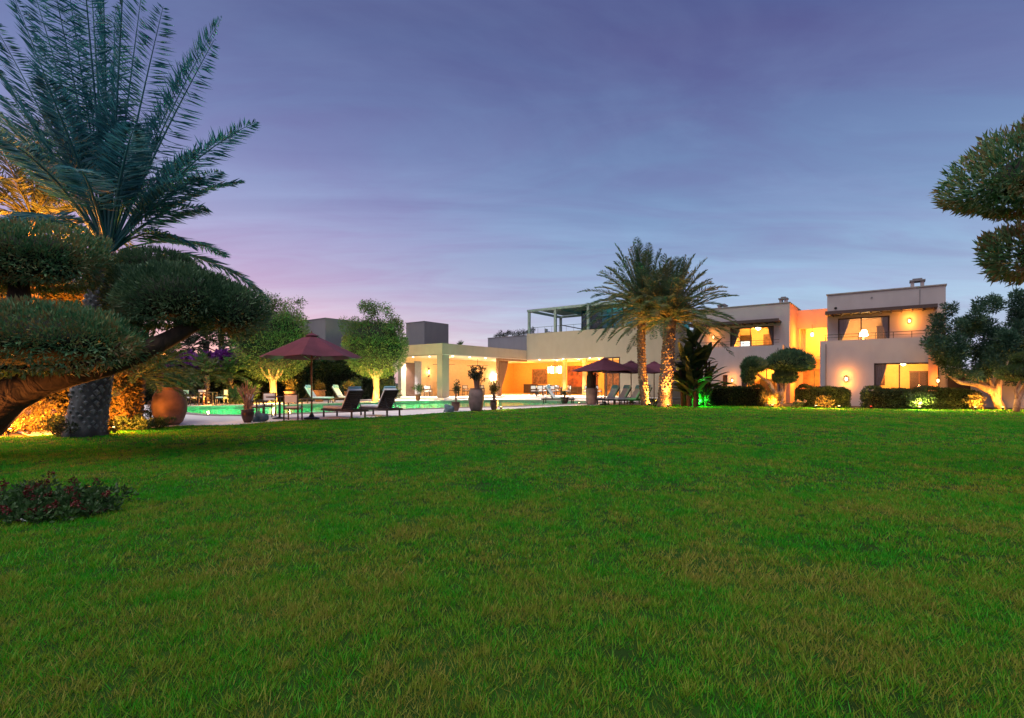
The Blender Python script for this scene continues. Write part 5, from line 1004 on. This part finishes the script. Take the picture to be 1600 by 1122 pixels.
# ------------------------------------------------------------ furniture
def mk_parasol(name, label, loc, r_=1.75, zt=3.03, zr=2.22, drop=.16, group=None, rz=.2, polemat=None):
    t = thing(name, label, 'parasol', (0, 0, 0), group); n = 8; m = MB(); V = []; F = []; seg = 6; per = 6
    for i in range(seg + 1):
        u = i / seg
        for k in range(n * per):
            a = 2 * math.pi * k / (n * per); fr = abs(((k % per) / per) - .5) * 2            # 1 at a rib, 0 between ribs
            rr = r_ * u * (math.cos(math.pi / n) / math.cos((a % (2 * math.pi / n)) - math.pi / n)) if u > 0 else .001
            V.append((math.cos(a) * rr, math.sin(a) * rr, zt - (zt - zr) * (u ** 1.12) - .05 * (1 - fr) * u + (-.02 * math.sin(u * 3.14))))
    nn = n * per
    for i in range(seg):
        for k in range(nn): F.append((i * nn + k, (i + 1) * nn + k, (i + 1) * nn + (k + 1) % nn, i * nn + (k + 1) % nn))
    m.v = V; m.f = F; c = m.build('canopy', M_cloth, t); s = c.modifiers.new('thickness', 'SOLIDIFY'); s.thickness = .01
    m = MB(); cap = [(math.cos(k * .785) * .28, math.sin(k * .785) * .28, zt - .06) for k in range(8)]; m.add([(0, 0, zt + .06)] + cap, [(0, k + 1, (k + 1) % 8 + 1) for k in range(8)]); m.tube([(0, 0, zt), (0, 0, zt + .12)], [.03, .012], 8); m.build('finial', M_cloth, t)
    for k in range(n):
        a = 2 * math.pi * k / n; m = MB(); m.tube([(0, 0, zt - .10), (math.cos(a) * r_ * .5, math.sin(a) * r_ * .5, zt - (zt - zr) * .46 - .05), (math.cos(a) * r_ * .97, math.sin(a) * r_ * .97, zr - .0)], .012, 5); m.tube([(0, 0, zr - .12), (math.cos(a) * r_ * .5, math.sin(a) * r_ * .5, zt - (zt - zr) * .46 - .06)], .010, 5); m.build('rib', M_woodm, t)
    m = MB(); m.tube([(0, 0, 0), (0, 0, zt)], .03, 10); m.build('pole', polemat or M_woodm, t, smooth=True)
    m = MB(); m.lathe((0, 0, 0), [(.26, 0), (.27, .05), (.10, .09), (.05, .2), (.04, .22)], 18); m.build('base', M_metal, t)
    t.location = loc; t.rotation_euler = (0, 0, rz); return t
u0 = mk_parasol('parasol', 'wine red parasol over the poolside dining table, nearest of all', P(487, 18.3))
u1 = dup(u0, P(945, 30.2), .5, 'wine red parasol left of the palm trunks, foremost over the far sunbeds', 'wine red parasols over the far sunbeds'); u1.scale = (1.15, 1.15, .9)
u2 = dup(u0, P(986, 32.8), .9, 'wine red parasol half hidden by the left palm trunk', 'wine red parasols over the far sunbeds'); u2.scale = (1.1, 1.1, .88)
u3 = dup(u0, P(1022, 35.2), .2, 'wine red parasol peeping out between the two palm trunks', 'wine red parasols over the far sunbeds'); u3.scale = (1.1, 1.1, .9)
def mk_lounger(label, back=50):
    t = thing('sun_lounger', label, 'sun lounger', (0, 0, 0)); m = MB()      # foot at -x, head at +x
    m.box(-1.0, 1.0, -.34, -.29, .24, .32); m.box(-1.0, 1.0, .29, .34, .24, .32); m.box(-1.0, -.95, -.29, .29, .24, .32); m.box(.95, 1.0, -.29, .29, .24, .32)
    for k in range(12): m.box(-.93 + k * .105, -.86 + k * .105, -.29, .29, .29, .31)
    m.build('frame', M_wood, t, bevel=.006)
    for sx in (-.92, .82):
        for sy in (-.31, .27): m = MB(); m.box(sx, sx + .06, sy, sy + .045, 0, .24); m.build('leg', M_wood, t)
    c_, s_ = math.cos(R(back)), math.sin(R(back)); hx = .28
    def rb(mm, l0, l1, y0, y1, d0, d1): mm.add([(hx + l * c_ - d * s_, y, .33 + l * s_ + d * c_) for (l, y, d) in [(l0, y0, d0), (l1, y0, d0), (l1, y1, d0), (l0, y1, d0), (l0, y0, d1), (l1, y0, d1), (l1, y1, d1), (l0, y1, d1)]], MB.BF)
    m = MB(); rb(m, 0, .82, -.32, -.27, -.03, .01); rb(m, 0, .82, .27, .32, -.03, .01); rb(m, .78, .82, -.27, .27, -.03, .01)
    for k in range(8): rb(m, .02 + k * .098, .10 + k * .098, -.27, .27, -.02, .0)
    b = m.build('backrest', M_wood, t); m = MB(); m.tube([(hx + .5 * c_, -.2, .33 + .5 * s_), (.8, -.2, .28)], .015, 6); m.tube([(hx + .5 * c_, .2, .33 + .5 * s_), (.8, .2, .28)], .015, 6); m.build('strut', M_metal, b)
    m = MB(); m.box(-.97, hx - .01, -.29, .29, .322, .42); mt = m.build('mattress', M_cush, t, bevel=.03)
    m = MB(); rb(m, .05, .84, -.29, .29, .012, .11); m.build('back_cushion', M_cush, t, bevel=.03)
    m = MB(); rb(m, .66, .90, -.27, .27, .11, .18); m.build('head_pillow', M_cushb, t, bevel=.03)
    return t
RZ = -TH
l0 = mk_lounger('wooden sun lounger seen from behind, directly right of the near parasol pole', 56); l0['group'] = 'loungers seen from behind at the lawn edge'
x, y, _ = P(538, 19.2); l0.location = (x, y, 0); l0.rotation_euler = (0, 0, RZ)
x, y, _ = P(594, 20.2); dup(l0, (x, y, 0), RZ - .06, 'wooden sun lounger seen from behind, the one further right at the lawn edge', 'loungers seen from behind at the lawn edge')
for (px, Y, rz, lab, gr) in [(496, 32.2, math.pi - .15, 'white cushioned lounger beyond the pool in line with the near parasol pole', 'loungers beyond the pool under the round trees'), (538, 33.6, math.pi - .2, 'white cushioned lounger beyond the pool behind the near loungers', 'loungers beyond the pool under the round trees'),
                             (948, 31.0, .45, 'leftmost far lounger beside the tall tapered pot', 'far loungers under the wine red parasols'), (966, 30.6, .4, 'second far lounger from the tapered pot', 'far loungers under the wine red parasols'), (984, 30.2, .35, 'far lounger just left of the palm trunk', 'far loungers under the wine red parasols'), (999, 31.6, .4, 'far lounger half behind the left palm trunk', 'far loungers under the wine red parasols'),
                             (872, 31.8, math.pi - .3, 'low far lounger on the pool edge left of the small dark flowerpot', 'far loungers under the wine red parasols')]:
    x, y, _ = P(px, Y); dup(l0, (x, y, 0), rz, lab, gr)
def mk_chair(label):
    t = thing('dining_chair', label, 'chair', (0, 0, 0))                   # faces -y
    for sx in (-.25, .21):
        m = MB(); m.box(sx, sx + .04, -.25, -.21, 0, .62); m.build('leg', M_wood, t); m = MB(); m.box(sx, sx + .04, .21, .25, 0, .92); m.build('leg', M_wood, t)
        m = MB(); m.box(sx - .005, sx + .045, -.25, .21, .62, .65); m.build('armrest', M_wood, t)
    m = MB(); m.box(-.21, .21, -.25, -.22, .38, .43); m.box(-.21, .21, .215, .245, .38, .43); m.box(-.25, -.215, -.21, .21, .38, .43); m.box(.215, .25, -.21, .21, .38, .43); m.build('seat_frame', M_wood, t)
    m = MB(); m.box(-.215, .215, -.215, .21, .40, .49); m.build('seat_cushion', M_cush, t, bevel=.02)
    m = MB(); m.box(-.21, .21, .21, .24, .88, .92); m.box(-.21, .21, .21, .24, .58, .61); m.build('back_rail', M_wood, t); m = MB(); m.box(-.205, .205, .18, .255, .615, .875); m.build('back_cushion', M_cush, t, bevel=.02)
    return t
def mk_table(label, r_=.48, h=.76, loc=(0, 0, 0), square=False, mat=None):
    t = thing('dining_table', label, 'table', loc); x, y, z = loc; m = MB()
    if square: m.box(x - r_, x + r_, y - r_ * .6, y + r_ * .6, z + h - .05, z + h); m.build('tabletop', mat or M_wood, t, bevel=.008)
    else: m.lathe((x, y, z + h - .04), [(r_ * .98, 0), (r_, .01), (r_, .04)], 32); m.build('tabletop', mat or M_wood, t)
    if square:
        for sx in (-1, 1):
            for sy in (-1, 1): m = MB(); cx, cy = x + sx * (r_ - .06), y + sy * (r_ * .6 - .06); m.box(cx - .03, cx + .03, cy - .03, cy + .03, z, z + h - .05); m.build('leg', mat or M_wood, t)
    else: m = MB(); m.tube([(x, y, z + .03), (x, y, z + h - .04)], .04, 10); m.build('column', M_metal, t); m = MB(); m.lathe((x, y, z), [(.25, 0), (.25, .02), (.06, .05)], 20); m.build('foot', M_metal, t)
    return t
mk_table('small round dark table under the near parasol', .46, .80, P(437, 18.7))
c0 = mk_chair('dark wood chair seen from behind under the near parasol'); c0['group'] = 'chairs round the near table'; c0.location = P(458, 17.75); c0.rotation_euler = (0, 0, math.pi + .12)
c0.rotation_euler = (0, 0, .12 + math.pi * 0); c0.rotation_euler = (0, 0, math.pi + .1)
def chair_at(px, Y, face, lab, gr, z=0, sc_=1):
    x, y, _ = P(px, Y); return dup(c0, (x, y, z), face, lab, gr, sc_)
c0.rotation_euler = (0, 0, .1); c0.rotation_euler.z = 3.24 - math.pi
# a chair faces -y (towards the camera) at rotation 0
c0.rotation_euler.z = math.pi + .1
chair_at(418, 19.6, .15, 'dark wood chair facing the camera behind the near table', 'chairs round the near table')
chair_at(398, 18.8, 1.45, 'dark wood chair in side view left of the near table', 'chairs round the near table')
mk_table('square wooden table among the far left chairs', .45, .76, P(325, 29.6), True, M_woodm)
chair_at(313, 30.2, .1, 'white backed chair behind the far left table', 'chairs round the far left table')
chair_at(346, 29.6, -1.5, 'side view chair right of the far left table', 'chairs round the far left table')
chair_at(296, 29.3, 1.5, 'side view chair left of the far left table, beside the jar', 'chairs round the far left table')
# terrace dining set and the tables inside
def gchair(a, b, rz, lab, gr, z=FZ): p = G(a, b); dup(c0, (p[0], p[1], z), rz, lab, gr)
p = G(3.6, 9.2); mk_table('long dark table on the terrace before the dining room', 1.1, .76, (p[0], p[1], FZ), True)
for k, (a, b, rz) in enumerate([(2.6, 8.4, math.pi), (3.6, 7.9, math.pi), (4.6, 8.2, math.pi), (2.6, 10.1, 0), (3.8, 10.0, 0), (5.4, 9.2, -1.6)]):
    gchair(a, b, rz - .3, ['chair at the left front of the long terrace table', 'chair at the middle front of the long terrace table', 'chair at the right front of the long terrace table', 'chair at the left rear of the long terrace table', 'chair at the right rear of the long terrace table', 'chair at the right end of the long terrace table'][k], 'chairs at the long terrace table')
p = G(1.6, 13.3); mk_table('wooden dining table under the chandelier', 1.2, .76, (p[0], p[1], FZ), True, M_woodm)
for k, (a, b, rz) in enumerate([(.7, 12.4, math.pi), (1.6, 12.2, math.pi), (2.5, 12.4, math.pi), (.4, 14.1, 0), (2.6, 14.0, 0), (-.1, 13.1, 1.5)]):
    gchair(a, b, rz - .5, ['indoor chair at the left front below the chandelier', 'indoor chair at the middle front below the chandelier', 'indoor chair at the right front below the chandelier', 'indoor chair at the left rear below the chandelier', 'indoor chair at the right rear below the chandelier', 'indoor chair at the left end of the dining table'][k], 'chairs at the indoor dining table')
p = G(-3.2, 4.6); mk_table('low dark table on the veranda behind the pillar', .5, .5, (p[0], p[1], FZ), True)
for k, (a, b, rz) in enumerate([(-3.9, 2.2, 0), (-3.2, 1.6, 1.2), (-3.9, 4.0, 0), (-3.6, 6.6, .4), (-2.4, 7.2, -.5), (-3.4, 8.6, .2), (7.0, 9.6, -.4), (7.7, 10.2, .5)]):
    gchair(a, b, rz, ['veranda chair nearest the wall lamp', 'veranda chair left of the corner pillar', 'veranda chair beside the grey curtain', 'veranda chair behind the big ribbed pot', 'veranda chair left of the brown curtain', 'rearmost veranda chair near the lit cone lamp', 'terrace chair before the rightmost dining painting', 'terrace chair beside the dining room window'][k], 'chairs on the veranda')
p = G(1.0, 12.1); d1 = dup(c0, (p[0], p[1], 5.3), 1.0, 'dark chair silhouette on the roof terrace under the pergola', 'roof terrace furniture'); d1.location = G(1.6, 12.2, 5.36)
p = G(2.4, 12.4); mk_table('low table on the roof terrace under the pergola', .5, .62, (p[0], p[1], 5.3), True)
# table with drinks is too small to read; a vase stands on the terrace table
p = G(3.6, 9.2); t = thing('vase', 'small pale vase on the long terrace table', 'vase', (p[0], p[1], FZ + .76)); m = MB(); m.lathe((p[0], p[1], FZ + .762), [(.05, 0), (.08, .08), (.05, .18), (.06, .24)], 14); m.build('body', M_cush, t, smooth=True)
